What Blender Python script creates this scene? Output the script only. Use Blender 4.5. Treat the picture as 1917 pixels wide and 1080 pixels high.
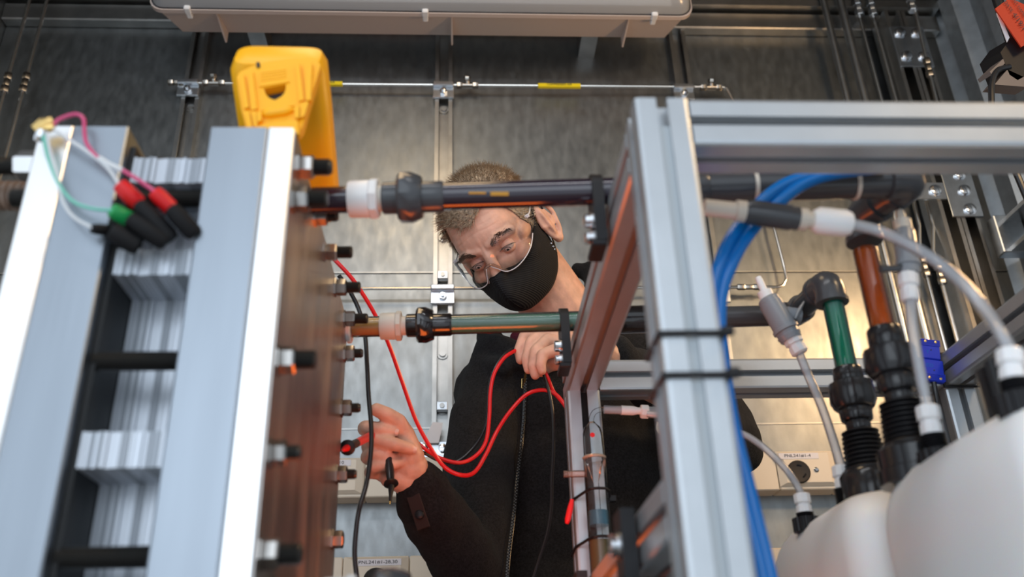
import bpy, bmesh, math, random
import numpy as np
from mathutils import Vector as V, Matrix, Euler

for o in list(bpy.data.objects): bpy.data.objects.remove(o, do_unlink=True)
SC = bpy.context.scene
COL = SC.collection
random.seed(7)

# ------------------------------------------------------------------ camera
F = 1690.0          # focal length in pixels of the 1917 x 1080 frame
CZ = 0.9            # camera height above the floor
UPV = np.array((-0.02981855, 0.8945566, 0.4459589))
FWV = np.array((-0.05074284, -0.44693676, 0.89312524))
RTV = np.array((0.99826651, 0.00400248, 0.05871935))
def ray(px, py):
    r = np.array((px - 958.5, 540 - py, F))
    return np.array((RTV @ r, FWV @ r, UPV @ r))
def P(px, py, Y=None, X=None, Z=None):
    """point of the room seen at a pixel of the photograph, on the plane Y=, X= or Z="""
    r = ray(px, py)
    t = Y / r[1] if Y is not None else (X / r[0] if X is not None else (Z - CZ) / r[2])
    return V((r[0] * t, r[1] * t, r[2] * t + CZ))
def L(*pts): return [P(a, b, Y=c) for a, b, c in pts]
def CW(x, y, z):
    r = np.array((x, y, z)); return V((RTV @ r, FWV @ r, UPV @ r))

cam = bpy.data.cameras.new('camera'); camo = bpy.data.objects.new('camera', cam); COL.objects.link(camo)
cx = V((RTV[0], FWV[0], UPV[0])); cy = V((RTV[1], FWV[1], UPV[1])); cz = -V((RTV[2], FWV[2], UPV[2]))
M = Matrix((cx, cy, cz)).transposed().to_4x4(); M.translation = V((0, 0, CZ))
camo.matrix_world = M
cam.sensor_width = 36.0; cam.lens = F / 1917 * 36.0; cam.clip_start = 0.02
cam.dof.use_dof = True; cam.dof.focus_distance = 1.36; cam.dof.aperture_fstop = 4.2
SC.camera = camo

# ------------------------------------------------------------------ light and exposure
SC.view_settings.view_transform = 'Standard'
try: SC.view_settings.look = 'None'
except Exception: pass
SC.view_settings.gamma = 1.0; SC.view_settings.use_curve_mapping = False
SC.view_settings.exposure = 0.0
w = bpy.data.worlds.new('daylight'); SC.world = w; w.use_nodes = True
bg = w.node_tree.nodes['Background']; bg.inputs[0].default_value = (0.80, 0.90, 1.0, 1); bg.inputs[1].default_value = 1.12
def area(name, loc, target, size, power, col, sy=None):
    l = bpy.data.lights.new(name, 'AREA'); l.energy = power; l.color = col
    l.shape = 'RECTANGLE'; l.size = size; l.size_y = sy or size
    o = bpy.data.objects.new(name, l); COL.objects.link(o); o.location = loc
    o.rotation_euler = (V(target) - V(loc)).to_track_quat('-Z', 'Y').to_euler(); return o
area('door_daylight', (-0.3, -1.3, 1.6), (0, 1.2, 1.25), 1.4, 10, (0.82, 0.91, 1.0), 1.2)
area('ceiling_lamp_front', (-0.25, -0.05, 2.5), (-0.1, 1.0, 1.2), 1.1, 5.5, (0.96, 0.97, 1.0), 0.12)
area('wall_lamp_warm', (1.16, 0.02, 2.24), (0.1, 1.4, 1.55), 0.22, 6, (1.0, 0.68, 0.36))
area('corner_lamp_warm', (1.12, 1.22, 1.80), (0.05, 1.34, 1.58), 0.16, 5, (1.0, 0.60, 0.28))
area('ceiling_lamp_overhead', (-0.15, 0.75, 2.52), (-0.1, 0.95, 1.3), 0.35, 3, (1.0, 0.72, 0.42))
area('orange_underlight', (0.03, 0.88, 0.985), (0.03, 0.90, 1.5), 0.14, 0.75, (1.0, 0.16, 0.02))  # added orange light from below, at beam height; its real source is unseen

# ------------------------------------------------------------------ mesh helpers
class MB:
    def __init__(s): s.v = []; s.f = []
    def add(s, vs, fs):
        b = len(s.v); s.v += [tuple(p) for p in vs]; s.f += [tuple(i + b for i in q) for q in fs]; return s
    def box(s, x0, x1, y0, y1, z0, z1, c=0.0, M=None):
        if x0 > x1: x0, x1 = x1, x0
        if y0 > y1: y0, y1 = y1, y0
        if z0 > z1: z0, z1 = z1, z0
        c = min(c, .49 * (x1 - x0), .49 * (y1 - y0), .49 * (z1 - z0))
        if c <= 0:
            vs = [V((x, y, z)) for z in (z0, z1) for y in (y0, y1) for x in (x0, x1)]
            fs = [(0, 2, 3, 1), (4, 5, 7, 6), (0, 1, 5, 4), (2, 6, 7, 3), (0, 4, 6, 2), (1, 3, 7, 5)]
        else:
            bm = bmesh.new(); bmesh.ops.create_cube(bm, size=1)
            for q in bm.verts: q.co = V(((x0 + x1) / 2 + q.co.x * (x1 - x0), (y0 + y1) / 2 + q.co.y * (y1 - y0), (z0 + z1) / 2 + q.co.z * (z1 - z0)))
            bmesh.ops.bevel(bm, geom=list(bm.edges), offset=c, segments=2 if c > .004 else 1, affect='EDGES', profile=.5)
            bm.verts.index_update(); vs = [q.co.copy() for q in bm.verts]; fs = [[q.index for q in f.verts] for f in bm.faces]; bm.free()
        if M is not None: vs = [M @ q for q in vs]
        return s.add(vs, fs)
    def lathe(s, p, ax, prof, n=20, phase=0.0):
        """profile of (distance along the axis, radius)"""
        p = V(p); ax = V(ax).normalized()
        u = ax.orthogonal().normalized(); w_ = ax.cross(u)
        vs = []; fs = []; rings = []
        for d, r in prof:
            if r <= 1e-6: rings.append([len(vs)]); vs.append(p + ax * d)
            else:
                rings.append(list(range(len(vs), len(vs) + n)))
                vs += [p + ax * d + (u * math.cos(a) + w_ * math.sin(a)) * r for a in (2 * math.pi * i / n + phase for i in range(n))]
        for A, B in zip(rings, rings[1:]):
            if len(A) == 1 and len(B) == 1: continue
            for i in range(n):
                j = (i + 1) % n
                if len(A) == 1: fs.append((A[0], B[i], B[j]))
                elif len(B) == 1: fs.append((A[i], B[0], A[j]))
                else: fs.append((A[i], B[i], B[j], A[j]))
        if len(rings[0]) > 1: fs.append(tuple(rings[0]))
        if len(rings[-1]) > 1: fs.append(tuple(reversed(rings[-1])))
        return s.add(vs, fs)
    def cyl(s, a, b, r, r2=None, n=20, phase=0.0):
        a = V(a); b = V(b); d = (b - a).length
        return s.lathe(a, b - a, [(0, r), (d, r2 if r2 is not None else r)], n, phase)
    def hexa(s, a, b, r, phase=0.0):
        a = V(a); b = V(b); d = (b - a).length; c = min(.0012, d * .2)
        return s.lathe(a, b - a, [(0, r * .9), (c, r), (d - c, r), (d, r * .9)], 6, phase)
    def tube(s, pts, r, n=10, smooth=0, cap=True, flat=1.0, upv=None):
        pts = [V(q) for q in pts]; rs = list(r) if hasattr(r, '__len__') else [r] * len(pts)
        if smooth: pts, rs = spline(pts, rs, smooth)
        N = len(pts); T = []
        for i in range(N):
            t = pts[min(i + 1, N - 1)] - pts[max(i - 1, 0)]; T.append(t.normalized())
        u = T[0].orthogonal().normalized() if upv is None else (V(upv) - T[0] * V(upv).dot(T[0])).normalized()
        vs = []; fs = []
        for i in range(N):
            u = (u - T[i] * u.dot(T[i])).normalized(); w_ = T[i].cross(u)
            vs += [pts[i] + (u * math.cos(a) + w_ * math.sin(a) * flat) * rs[i] for a in (2 * math.pi * k / n for k in range(n))]
        for i in range(N - 1):
            for k in range(n):
                j = (k + 1) % n; fs.append((i * n + k, i * n + j, (i + 1) * n + j, (i + 1) * n + k))
        if cap: fs.append(tuple(reversed(range(n)))); fs.append(tuple(range((N - 1) * n, N * n)))
        return s.add(vs, fs)
    def prism(s, poly, o, ux, uy, d):
        """polygon of (u, v) at o in the axes ux, uy, pushed along the vector d"""
        o = V(o); ux = V(ux); uy = V(uy); d = V(d); n = len(poly)
        vs = [o + ux * a + uy * b for a, b in poly]; vs += [q + d for q in vs]
        fs = [tuple(reversed(range(n))), tuple(range(n, 2 * n))] + [(i, (i + 1) % n, n + (i + 1) % n, n + i) for i in range(n)]
        return s.add(vs, fs)
    def sphere(s, c, r, n=16, m=10, R=None):
        c = V(c); r = r if hasattr(r, '__len__') else (r, r, r)
        vs = []; fs = []
        for i in range(m + 1):
            t = math.pi * i / m
            if i in (0, m): vs.append(V((0, 0, r[2] * math.cos(t)))); continue
            for k in range(n):
                a = 2 * math.pi * k / n; vs.append(V((r[0] * math.sin(t) * math.cos(a), r[1] * math.sin(t) * math.sin(a), r[2] * math.cos(t))))
        idx = lambda i, k: 0 if i == 0 else (len(vs) - 1 if i == m else 1 + (i - 1) * n + k % n)
        for i in range(m):
            for k in range(n):
                q = [idx(i, k), idx(i + 1, k), idx(i + 1, k + 1), idx(i, k + 1)]
                fs.append(tuple(dict.fromkeys(q)))
        vs = [(R @ q if R is not None else q) + c for q in vs]
        return s.add(vs, fs)
    def chain(s, pts, rs, n=14):
        """ball-jointed tapered limb"""
        pts = [V(q) for q in pts]
        for q, r in zip(pts, rs): s.sphere(q, r, n, 8)
        for a, b, ra, rb in zip(pts, pts[1:], rs, rs[1:]):
            if (b - a).length > 1e-5: s.cyl(a, b, ra, rb, n)
        return s
    def grid(s, rows):
        n = len(rows[0]); vs = [q for r in rows for q in r]
        fs = [(i * n + k, i * n + k + 1, (i + 1) * n + k + 1, (i + 1) * n + k) for i in range(len(rows) - 1) for k in range(n - 1)]
        return s.add(vs, fs)
def spline(pts, rs, k):
    out = []; ro = []; N = len(pts)
    for i in range(N - 1):
        p0 = pts[i - 1] if i else pts[0] * 2 - pts[1]; p3 = pts[i + 2] if i + 2 < N else pts[-1] * 2 - pts[-2]
        p1, p2 = pts[i], pts[i + 1]
        for j in range(k):
            t = j / k; t2 = t * t; t3 = t2 * t
            out.append((p1 * 2 + (p2 - p0) * t + (p0 * 2 - p1 * 5 + p2 * 4 - p3) * t2 + (p1 * 3 - p0 - p2 * 3 + p3) * t3) * .5)
            ro.append(rs[i] * (1 - t) + rs[i + 1] * t)
    out.append(pts[-1]); ro.append(rs[-1]); return out, ro

WL = {}
def obj(name, mb, mat, parent=None, loc=None, ang=35, keep=False, smooth=True):
    vs = mb.v
    if loc is None:
        A = np.array(vs); lo = A.min(0); hi = A.max(0); c = (lo + hi) / 2
        loc = V((c[0], c[1], lo[2] if parent is None else c[2]))
    loc = V(loc)
    me = bpy.data.meshes.new(name)
    me.from_pydata([(p[0] - loc.x, p[1] - loc.y, p[2] - loc.z) for p in vs], [], mb.f)
    if not keep:
        bm = bmesh.new(); bm.from_mesh(me); bmesh.ops.recalc_face_normals(bm, faces=bm.faces); bm.to_mesh(me); bm.free()
    if smooth:
        me.polygons.foreach_set('use_smooth', [True] * len(me.polygons)); me.set_sharp_from_angle(angle=math.radians(ang))
    for m_ in (mat if isinstance(mat, (list, tuple)) else [mat]): me.materials.append(m_)
    return link(name, me, parent, loc)
def link(name, data, parent, loc):
    o = bpy.data.objects.new(name, data); COL.objects.link(o)
    WL[o.name] = V(loc)
    if parent is not None: o.parent = parent; o.location = V(loc) - WL[parent.name]
    else: o.location = loc
    return o
def tag(o, label, cat, group=None):
    o['label'] = label; o['category'] = cat
    if group: o['group'] = group
    return o
def thing(name, label, cat, loc, group=None): return tag(link(name, None, None, V(loc)), label, cat, group)
def single(name, mb, mat, label, cat, group=None, **k): return tag(obj(name, mb, mat, None, **k), label, cat, group)
def struct(name, mb, mat, **k):
    o = obj(name, mb, mat, None, **k); o['kind'] = 'structure'; return o
def text(name, body, o, ux, uy, size, mat, parent, sx=1.0):
    """flat printed lettering at o, reading along ux"""
    c = bpy.data.curves.new(name, 'FONT'); c.body = body; c.size = size; c.align_x = 'CENTER'; c.align_y = 'CENTER'
    t = bpy.data.objects.new(name, c); COL.objects.link(t)
    bpy.context.view_layer.update()
    me = bpy.data.meshes.new_from_object(t.evaluated_get(bpy.context.evaluated_depsgraph_get()))
    bpy.data.objects.remove(t); bpy.data.curves.remove(c)
    ux = V(ux).normalized(); uy = V(uy).normalized(); n = ux.cross(uy)
    for q in me.vertices: q.co = ux * q.co.x * sx + uy * q.co.y + n * q.co.z
    me.materials.clear(); me.materials.append(mat)
    return link(name, me, parent, o)

# ------------------------------------------------------------------ materials
def mat(name, col, rough=.5, metal=0.0, n=None, b=None, trans=0.0, ior=1.45, sss=0.0, coat=0.0, rn=None, sheen=0.0, spec=None):
    """n=(scale, amount, stretch) tints the colour with noise; b=(scale, strength, stretch) is fine relief; rn=(scale, amount) varies the gloss"""
    m = bpy.data.materials.new(name); m.use_nodes = True; nt = m.node_tree; p = nt.nodes['Principled BSDF']
    p.inputs['Base Color'].default_value = (*col, 1); p.inputs['Roughness'].default_value = rough; p.inputs['Metallic'].default_value = metal
    p.inputs['Transmission Weight'].default_value = trans; p.inputs['IOR'].default_value = ior
    p.inputs['Coat Weight'].default_value = coat
    if spec is not None: p.inputs['Specular IOR Level'].default_value = spec
    if sss: p.inputs['Subsurface Weight'].default_value = sss; p.inputs['Subsurface Radius'].default_value = (1, .4, .25); p.inputs['Subsurface Scale'].default_value = .006
    if sheen: p.inputs['Sheen Weight'].default_value = sheen; p.inputs['Sheen Roughness'].default_value = .6
    def noise(scale, st, det=4):
        tc = nt.nodes.new('ShaderNodeTexCoord'); mp = nt.nodes.new('ShaderNodeMapping'); mp.inputs['Scale'].default_value = st
        nz = nt.nodes.new('ShaderNodeTexNoise'); nz.inputs['Scale'].default_value = scale; nz.inputs['Detail'].default_value = det
        nt.links.new(tc.outputs['Object'], mp.inputs[0]); nt.links.new(mp.outputs[0], nz.inputs['Vector']); return nz
    if n:
        nz = noise(n[0], n[2] if len(n) > 2 else (1, 1, 1)); r = nt.nodes.new('ShaderNodeValToRGB')
        r.color_ramp.elements[0].position = .3; r.color_ramp.elements[1].position = .7
        r.color_ramp.elements[0].color = (*[max(0, c * (1 - n[1])) for c in col], 1); r.color_ramp.elements[1].color = (*[min(1, c * (1 + n[1])) for c in col], 1)
        nt.links.new(nz.outputs['Fac'], r.inputs[0]); nt.links.new(r.outputs[0], p.inputs['Base Color'])
    if rn:
        nz = noise(rn[0], rn[2] if len(rn) > 2 else (1, 1, 1)); mr = nt.nodes.new('ShaderNodeMapRange')
        mr.inputs['From Min'].default_value = .3; mr.inputs['From Max'].default_value = .7
        mr.inputs['To Min'].default_value = max(.02, rough - rn[1]); mr.inputs['To Max'].default_value = rough + rn[1]
        nt.links.new(nz.outputs['Fac'], mr.inputs['Value']); nt.links.new(mr.outputs[0], p.inputs['Roughness'])
    if b:
        nz = noise(b[0], b[2] if len(b) > 2 else (1, 1, 1)); bu = nt.nodes.new('ShaderNodeBump'); bu.inputs['Strength'].default_value = b[1]; bu.inputs['Distance'].default_value = .002
        nt.links.new(nz.outputs['Fac'], bu.inputs['Height']); nt.links.new(bu.outputs[0], p.inputs['Normal'])
    return m
def clear(name, col, body=.15, rough=.06, ior=1.45, bcol=None):
    """clear wall: tinted see-through with surface reflection and a little milky body"""
    m = bpy.data.materials.new(name); m.use_nodes = True; nt = m.node_tree; nt.nodes.clear()
    out = nt.nodes.new('ShaderNodeOutputMaterial'); tr = nt.nodes.new('ShaderNodeBsdfTransparent'); tr.inputs[0].default_value = (*col, 1)
    pb = nt.nodes.new('ShaderNodeBsdfPrincipled'); pb.inputs['Base Color'].default_value = (*(bcol or col), 1); pb.inputs['Roughness'].default_value = .25
    gl = nt.nodes.new('ShaderNodeBsdfGlossy'); gl.inputs['Roughness'].default_value = rough; gl.inputs[0].default_value = (1, 1, 1, 1)
    fr = nt.nodes.new('ShaderNodeFresnel'); fr.inputs[0].default_value = ior
    m1 = nt.nodes.new('ShaderNodeMixShader'); m1.inputs[0].default_value = body; m2 = nt.nodes.new('ShaderNodeMixShader')
    nt.links.new(tr.outputs[0], m1.inputs[1]); nt.links.new(pb.outputs[0], m1.inputs[2])
    nt.links.new(fr.outputs[0], m2.inputs[0]); nt.links.new(m1.outputs[0], m2.inputs[1]); nt.links.new(gl.outputs[0], m2.inputs[2])
    nt.links.new(m2.outputs[0], out.inputs[0]); return m

GALV = mat('galvanised_sheet', (.27, .285, .29), .40, 1.0, n=(38, .13, (1, 1, .5)), rn=(60, .05, (1, 1, .4)), b=(420, .06))
GALVR = mat('corner_sheet', (.50, .54, .57), .40, .8, n=(30, .12), b=(420, .05))  # brighter, bluer galvanised variant; the daylight sheen is put into its colour
GALVD = mat('galvanised_channel', (.40, .40, .39), .34, 1.0, n=(20, .15), b=(200, .04))
ZINC = mat('zinc_plate', (.62, .66, .70), .28, 1.0, n=(40, .12))
SSTL = mat('stainless_tube', (.72, .69, .64), .22, 1.0)
SSFIT = mat('stainless_fitting', (.42, .39, .35), .25, 1.0)
ANOD = mat('anodised_aluminium', (.47, .50, .53), .38, .72, n=(30, .04), b=(300, .03, (1, 1, .05)))
ANODC = mat('grey_slot_cover', (.36, .40, .43), .45)
DARKGAP = mat('dark_filler', (.006, .006, .007), .6, spec=.25)
CEIL = mat('ceiling_steel', (.09, .088, .085), .5, .8, n=(6, .2))
SOCK = mat('brown_black_socket', (.035, .03, .027), .7)
FLOORM = mat('floor_ply', (.45, .37, .30), .6, n=(12, .3, (1, 6, 1)), b=(80, .1))
CREAM = mat('cream_raceway', (.82, .72, .58), .42, b=(500, .02))
WPLAS = mat('white_plastic', (.80, .80, .80), .35)
FIXW = mat('fixture_housing', (.60, .50, .45), .45)
DIFF = clear('fixture_diffuser', (.75, .78, .80), .55, .2, 1.45, (.62, .64, .66))
LBL = mat('paper_label', (.80, .77, .80), .6)
INK = mat('printed_ink', (.03, .03, .035), .6)
BLKP = mat('black_plastic', (.010, .010, .012), .45, spec=.35)
BLKG = mat('black_gloss_plastic', (.02, .02, .022), .18)
PVCG = mat('dark_grey_pvc', (.055, .058, .065), .25)
PVCL = mat('light_grey_pvc', (.26, .28, .31), .3)
YEL = mat('yellow_rubber', (.95, .45, .003), .42, b=(600, .03))
YELT = mat('yellow_tape', (.85, .66, .01), .45)
RED = mat('red_cable', (.72, .012, .015), .32)
BLKC = mat('black_cable', (.012, .012, .014), .3)
STEELG = mat('grey_steel_plate', (.29, .325, .37), .40, 1.0, n=(16, .12, (1, 1, .1)), b=(60, .04, (3, 3, .1)))
STEELW = mat('bright_machined_aluminium', (.95, .95, .95), .30, 1.0, n=(14, .03, (1, 1, .1)))
STEELB = mat('brown_steel_face', (.46, .43, .41), .36, 1.0, n=(10, .2, (1, 2.2, .5)), rn=(12, .08, (1, 2, .4)), b=(50, .05, (1, 2, .2)))
NUTM = mat('steel_nut', (.42, .40, .38), .28, 1.0)
RODM = mat('black_oxide_rod', (.06, .058, .055), .35, .7)
CELLA = mat('cell_plate_pale', (.52, .56, .62), .35, .4)
CELLB = mat('cell_plate_grey', (.30, .33, .37), .45, .3)
INSUL = mat('black_insulation', (.012, .013, .014), .55)
HOSEB = mat('brown_ribbed_hose', (.20, .135, .10), .35)
DPURP = mat('dark_filled_pipe', (.018, .010, .022), .12, coat=.5)
AMBERP = mat('amber_liquid_gold', (.42, .20, .01), .2)
CLEARP = clear('clear_pvc', (.92, .95, .96), .05, .05, 1.4)
SMOKE = clear('smoked_clear_pvc', (.16, .14, .15), .5, .06, 1.45, (.015, .013, .016))
GREENL = mat('green_liquid', (.030, .17, .10), .25, n=(14, .5, (.4, 1, 3)), trans=.25)
TEALT = clear('teal_tube', (.35, .85, .72), .25, .05, 1.5, (.006, .20, .16))
ORANT = clear('amber_tube', (.95, .62, .38), .2, .05, 1.5, (.42, .13, .03))
MILK = clear('milky_tubing', (.85, .86, .88), .42, .15, 1.4, (.66, .68, .72))
GLASS = clear('glass', (.97, .98, .98), .02, .02, 1.22)
NYLON = mat('white_nylon', (.82, .82, .83), .4, sss=.1)
NYLONT = mat('natural_nylon', (.72, .66, .58), .4, trans=.2)
HDPE = mat('white_hdpe', (.88, .88, .88), .42, sss=.25, b=(30, .02))
BLUET = mat('blue_tube', (.004, .15, .50), .15)
BRKT = mat('brown_grey_bracket', (.16, .13, .12), .4)
BLUETR = mat('blue_connector', (.005, .03, .50), .5)
REDTAG = mat('red_tag', (.44, .028, .006), .5)
GRN = mat('green_plug', (.01, .28, .07), .35)
WIREW = mat('pale_wire', (.62, .64, .66), .4)
WIREG = mat('green_wire', (.16, .50, .40), .4)
WIREP = mat('pink_wire', (.55, .06, .17), .35)
BRASS = mat('brass', (.75, .52, .2), .3, 1.0)
CHROME = mat('bright_bolt', (.75, .77, .80), .15, 1.0)
SKIN = mat('skin', (.70, .40, .29), .46, n=(55, .14), b=(240, .22), sss=.12)
NAIL = mat('fingernail', (.76, .50, .42), .28)
HAIR = mat('greying_brown_hair', (.40, .31, .22), .45, n=(220, .55))
BROW = mat('dark_eyebrow_hair', (.075, .048, .033), .5)
FLEECE = mat('black_fleece', (.012, .012, .013), .9, n=(300, .5), b=(700, .7), spec=.15, sheen=.04)
MASKM = mat('black_ribbed_mask', (.010, .011, .013), .75, b=(40, .1), spec=.3)
EYEW = mat('eye_white', (.62, .52, .48), .2)
IRIS = mat('brown_iris', (.030, .016, .010), .35)
PUPIL = mat('pupil', (.003, .003, .003), .15)
MAROON = mat('maroon_shirt', (.10, .008, .02), .8)
TROU = mat('dark_trousers', (.02, .022, .03), .8)
LENS = clear('safety_lens', (.97, .97, .97), .015, .02, 1.45, (.6, .6, .6))
RIMM = mat('clear_rim', (.9, .89, .92), .2, trans=.3)
BLUEL = mat('blue_crystals', (.05, .20, .30), .35)
OLIVE = mat('olive_liquid', (.10, .075, .02), .3)
# corduroy-like ribs on the mask
_nt = MASKM.node_tree; _tc = _nt.nodes.new('ShaderNodeTexCoord'); _wv = _nt.nodes.new('ShaderNodeTexWave'); _wv.bands_direction = 'Z'; _wv.inputs['Scale'].default_value = 110; _wv.inputs['Distortion'].default_value = .6
_bu = _nt.nodes.new('ShaderNodeBump'); _bu.inputs['Strength'].default_value = .5; _bu.inputs['Distance'].default_value = .001
_nt.links.new(_tc.outputs['Object'], _wv.inputs['Vector']); _nt.links.new(_wv.outputs['Fac'], _bu.inputs['Height']); _nt.links.new(_bu.outputs[0], _nt.nodes['Principled BSDF'].inputs['Normal'])

# ================================================================== the room
WY = 1.75; WX0 = -1.105; WX1 = 1.24; CEZ = 2.575; FY = -0.75
def slab(name, *a, m, **k): return struct(name, MB().box(*a), m, **k)
slab('floor', WX0 - .05, WX1 + .05, FY, WY + .05, -.05, 0, m=FLOORM)
slab('ceiling', WX0 - .05, WX1 + .05, FY, WY + .05, CEZ, CEZ + .05, m=CEIL)
slab('wall_left', WX0 - .05, WX0, .55, WY + .05, 0, CEZ, m=GALV)
wb = slab('wall_back', WX0 - .05, WX1 + .05, WY + .004, WY + .05, 0, CEZ, m=GALVD)
SX = (-.627, -.0345, .552, 1.06)
edges = (WX0, -.627, -.0345, .558, WX1)
for a, b_ in zip(edges, edges[1:]):
    for z0, z1 in ((0, 1.2), (1.2, 1.8095), (1.8115, CEZ - .01)):
        obj('wall_panel', MB().box(a + .001, b_ - .001, WY, WY + .006, z0 + .001, z1), GALV, wb)
obj('seam_strip', MB().box(WX0, WX1, WY - .0015, WY, 1.812, 1.815), GALVD, wb)
obj('seam_strip', MB().box(WX0, WX1, WY - .0015, WY, 1.46, 1.463), GALVD, wb)
# corrugated right wall
poly = []; y = FY; k = 0
while y < WY - .02:
    poly += [(y, 0), (y + .05, 0), (y + .075, .028), (y + .125, .028)]; y += .15
poly = [q for q in poly if q[0] < WY] + [(WY, 0), (WY, .07), (FY, .07)]
struct('wall_right', MB().prism(poly, (WX1, 0, 0), (0, 1, 0), (1, 0, 0), (0, 0, CEZ)), GALVR, ang=20)
def channel(o, ux, uy, d, wd=.041, dp=.022, t=.0025, lip=.009):
    """open strut channel: back at o, mouth towards uy, run along d"""
    h = wd / 2
    pl = [(-h, 0), (h, 0), (h, dp), (h - lip, dp), (h - lip, dp - .006), (h - lip + t, dp - .006), (h - lip + t, dp - t), (h - t, dp - t), (h - t, t), (-h + t, t), (-h + t, dp - t), (-h + lip - t, dp - t), (-h + lip - t, dp - .006), (-h + lip, dp - .006), (-h + lip, dp), (-h, dp)]
    return MB().prism(pl, o, ux, uy, d)
for i, x in enumerate(SX[:3]):
    o = obj('strut_channel', channel((x, WY, 0), (1, 0, 0), (0, -1, 0), (0, 0, CEZ - .02)), GALVD)
    tag(o, ('zinc strut channel on back wall behind the yellow meter', 'zinc strut channel on back wall behind the person\'s head', 'zinc strut channel on back wall right of the head, under light\'s right end')[i], 'channel', 'wall strut channels')
    for z in (2.25, 1.9, 1.62, 1.5):
        bb = MB().lathe((x, WY - .0025, z), (0, -1, 0), [(0, .012), (.003, .012), (.0031, .007), (.007, .007)], 12)
        obj('slot_bolt', bb, GALVD, o)
# top rail along the back wall
tr = channel((0, WY, 2.535), (0, 0, 1), (0, -1, 0), (1, 0, 0)); tr = MB()
tr.add(*(lambda m_: (m_.v, m_.f))(MB().box(WX0, WX1, WY - .03, WY, 2.495, 2.545, .003)))
tr.box(WX0, WX1, WY - .05, WY, 2.553, CEZ)
struct('trim_1', tr, GALVD)
def nutplate(x, z, name, label, y=WY - .022, group='channel nuts'):
    t = thing(name, label, 'bracket', (x, y, z), group)
    obj('plate', MB().box(x - .011, x + .011, y - .003, y + .012, z - .009, z + .009, .001), ZINC, t)
    obj('screw', MB().cyl((x, y - .006, z), (x, y - .002, z), .005, n=10), GALVD, t)
    return t
c0 = P(832, 760, Y=WY - .022); nutplate(SX[1], c0.z, 'channel_nut', 'small zinc channel nut in the strut left of jacket shoulder')
c0 = P(832, 515, Y=WY - .022); nutplate(SX[1], c0.z, 'channel_nut', 'small zinc channel nut in the strut beside safety glasses')

# ------------------------------------------------------------------ stainless tubes on the back wall
def fitting(mb, c, ax, l=.022, r=.0075):
    c = V(c); ax = V(ax).normalized()
    for s_, k in ((-1, 1.0), (0, .8), (1, 1.0)):
        mb.hexa(c + ax * (s_ * l * .5 - l * .24), c + ax * (s_ * l * .5 + l * .24), r * k)
    return mb
def tee(mb, c, up=(0, 0, 1)):
    c = V(c); up = V(up)
    mb.hexa(c + V((-.026, 0, 0)), c + V((-.012, 0, 0)), .0085); mb.hexa(c + V((.012, 0, 0)), c + V((.026, 0, 0)), .0085)
    mb.cyl(c - V((.014, 0, 0)), c + V((.014, 0, 0)), .0065); mb.cyl(c, c + up * .012, .006); mb.hexa(c + up * .010, c + up * .021, .008)
    return mb
ty = WY - .032
t = thing('air_line', 'long stainless tube line high on back wall with yellow tape labels', 'tube', P(850, 157, Y=ty))
a = P(352, 155, Y=ty); b_ = P(1360, 160, Y=ty); z1 = a.z
rb = [V((a.x, ty, z1)), V((b_.x - .012, ty, z1 + .002)), V((b_.x, ty, z1 - .004)), V((b_.x + .014, ty, z1 - .05)), V((b_.x + .02, ty, z1 - .12))]
obj('tube', MB().tube(rb, .0034, 10), SSTL, t)
for px in (875, 400, 1330):
    c = P(px, 156, Y=ty); obj('tee_fitting', tee(MB(), (c.x, ty, z1), (0, -.6, .8)), SSFIT, t)
c = P(330, 154, Y=ty); obj('end_fitting', fitting(MB(), (c.x, ty, z1), (1, 0, 0), .024, .008), SSFIT, t)
for k, (pa, pb) in enumerate(((540, 641), (1007, 1087))):
    A = P(pa, 156, Y=ty - .004); B = P(pb, 158, Y=ty - .004); cx_ = (A.x + B.x) / 2; ww = B.x - A.x
    lb = obj('tape_label', MB().box(A.x, B.x, ty - .0055, ty + .004, z1 - .0052, z1 + .0052, .001), YELT, t)
    text('lettering', 'COMPRESSED AIR', (cx_ + (.012 if k == 0 else 0), ty - .0062, z1 + .0005), (1, 0, 0), (0, 0, 1), .0085, INK, lb, .9 if k else 1.0)
def clamp(x, z, label, y=ty, w_=.05):
    t = thing('tube_clamp', label, 'clamp', (x, y, z), 'wall tube clamps')
    m_ = MB().box(x - w_ / 2, x + w_ / 2, y + .002, y + .009, z - .034, z + .006, .001)
    m_.box(x - w_ / 2, x + w_ / 2, y - .009, y + .003, z - .006, z + .006, .002)
    obj('clamp_plate', m_, ZINC, t)
    obj('clamp_bolt', MB().hexa((x, y - .006, z - .019), (x, y + .003, z - .019), .009).cyl((x, y - .012, z - .019), (x, y, z - .019), .004, n=10), CHROME, t)
    return t
for px, py, lab in ((352, 160, 'zinc tube clamp left of the yellow meter, high up'), (830, 166, 'zinc tube clamp on strut between yellow meter and tee fitting'), (1280, 165, 'zinc tube clamp on strut just above the frame corner')):
    c = P(px, py, Y=ty); clamp(c.x, z1, lab)
t = thing('thin_tube_line', 'thin stainless tube at head height across back wall, bent upward at right', 'tube', P(830, 541, Y=ty))
z2 = P(760, 540, Y=ty).z
a = P(1455, 538, Y=ty); tp = [V((-.45, ty, z2)), V((a.x, ty, z2)), P(1466, 534, Y=ty), P(1472, 522, Y=ty), P(1468, 500, Y=ty), P(1450, 430, Y=ty), P(1435, 360, Y=ty)]
obj('tube', MB().tube(tp, .0034, 10, 1), SSTL, t)
c = P(1403, 540, Y=ty); obj('tube_union', fitting(MB(), (c.x, ty, z2), (1, 0, 0), .036, .007), SSFIT, t)
clamp(SX[1], z2, 'zinc tube clamp on strut below person\'s ear, left of mask'); c = P(1349, 541, Y=ty); clamp(c.x, z2, 'zinc tube clamp right of frame post behind blue tubes', w_=.04)
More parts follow.
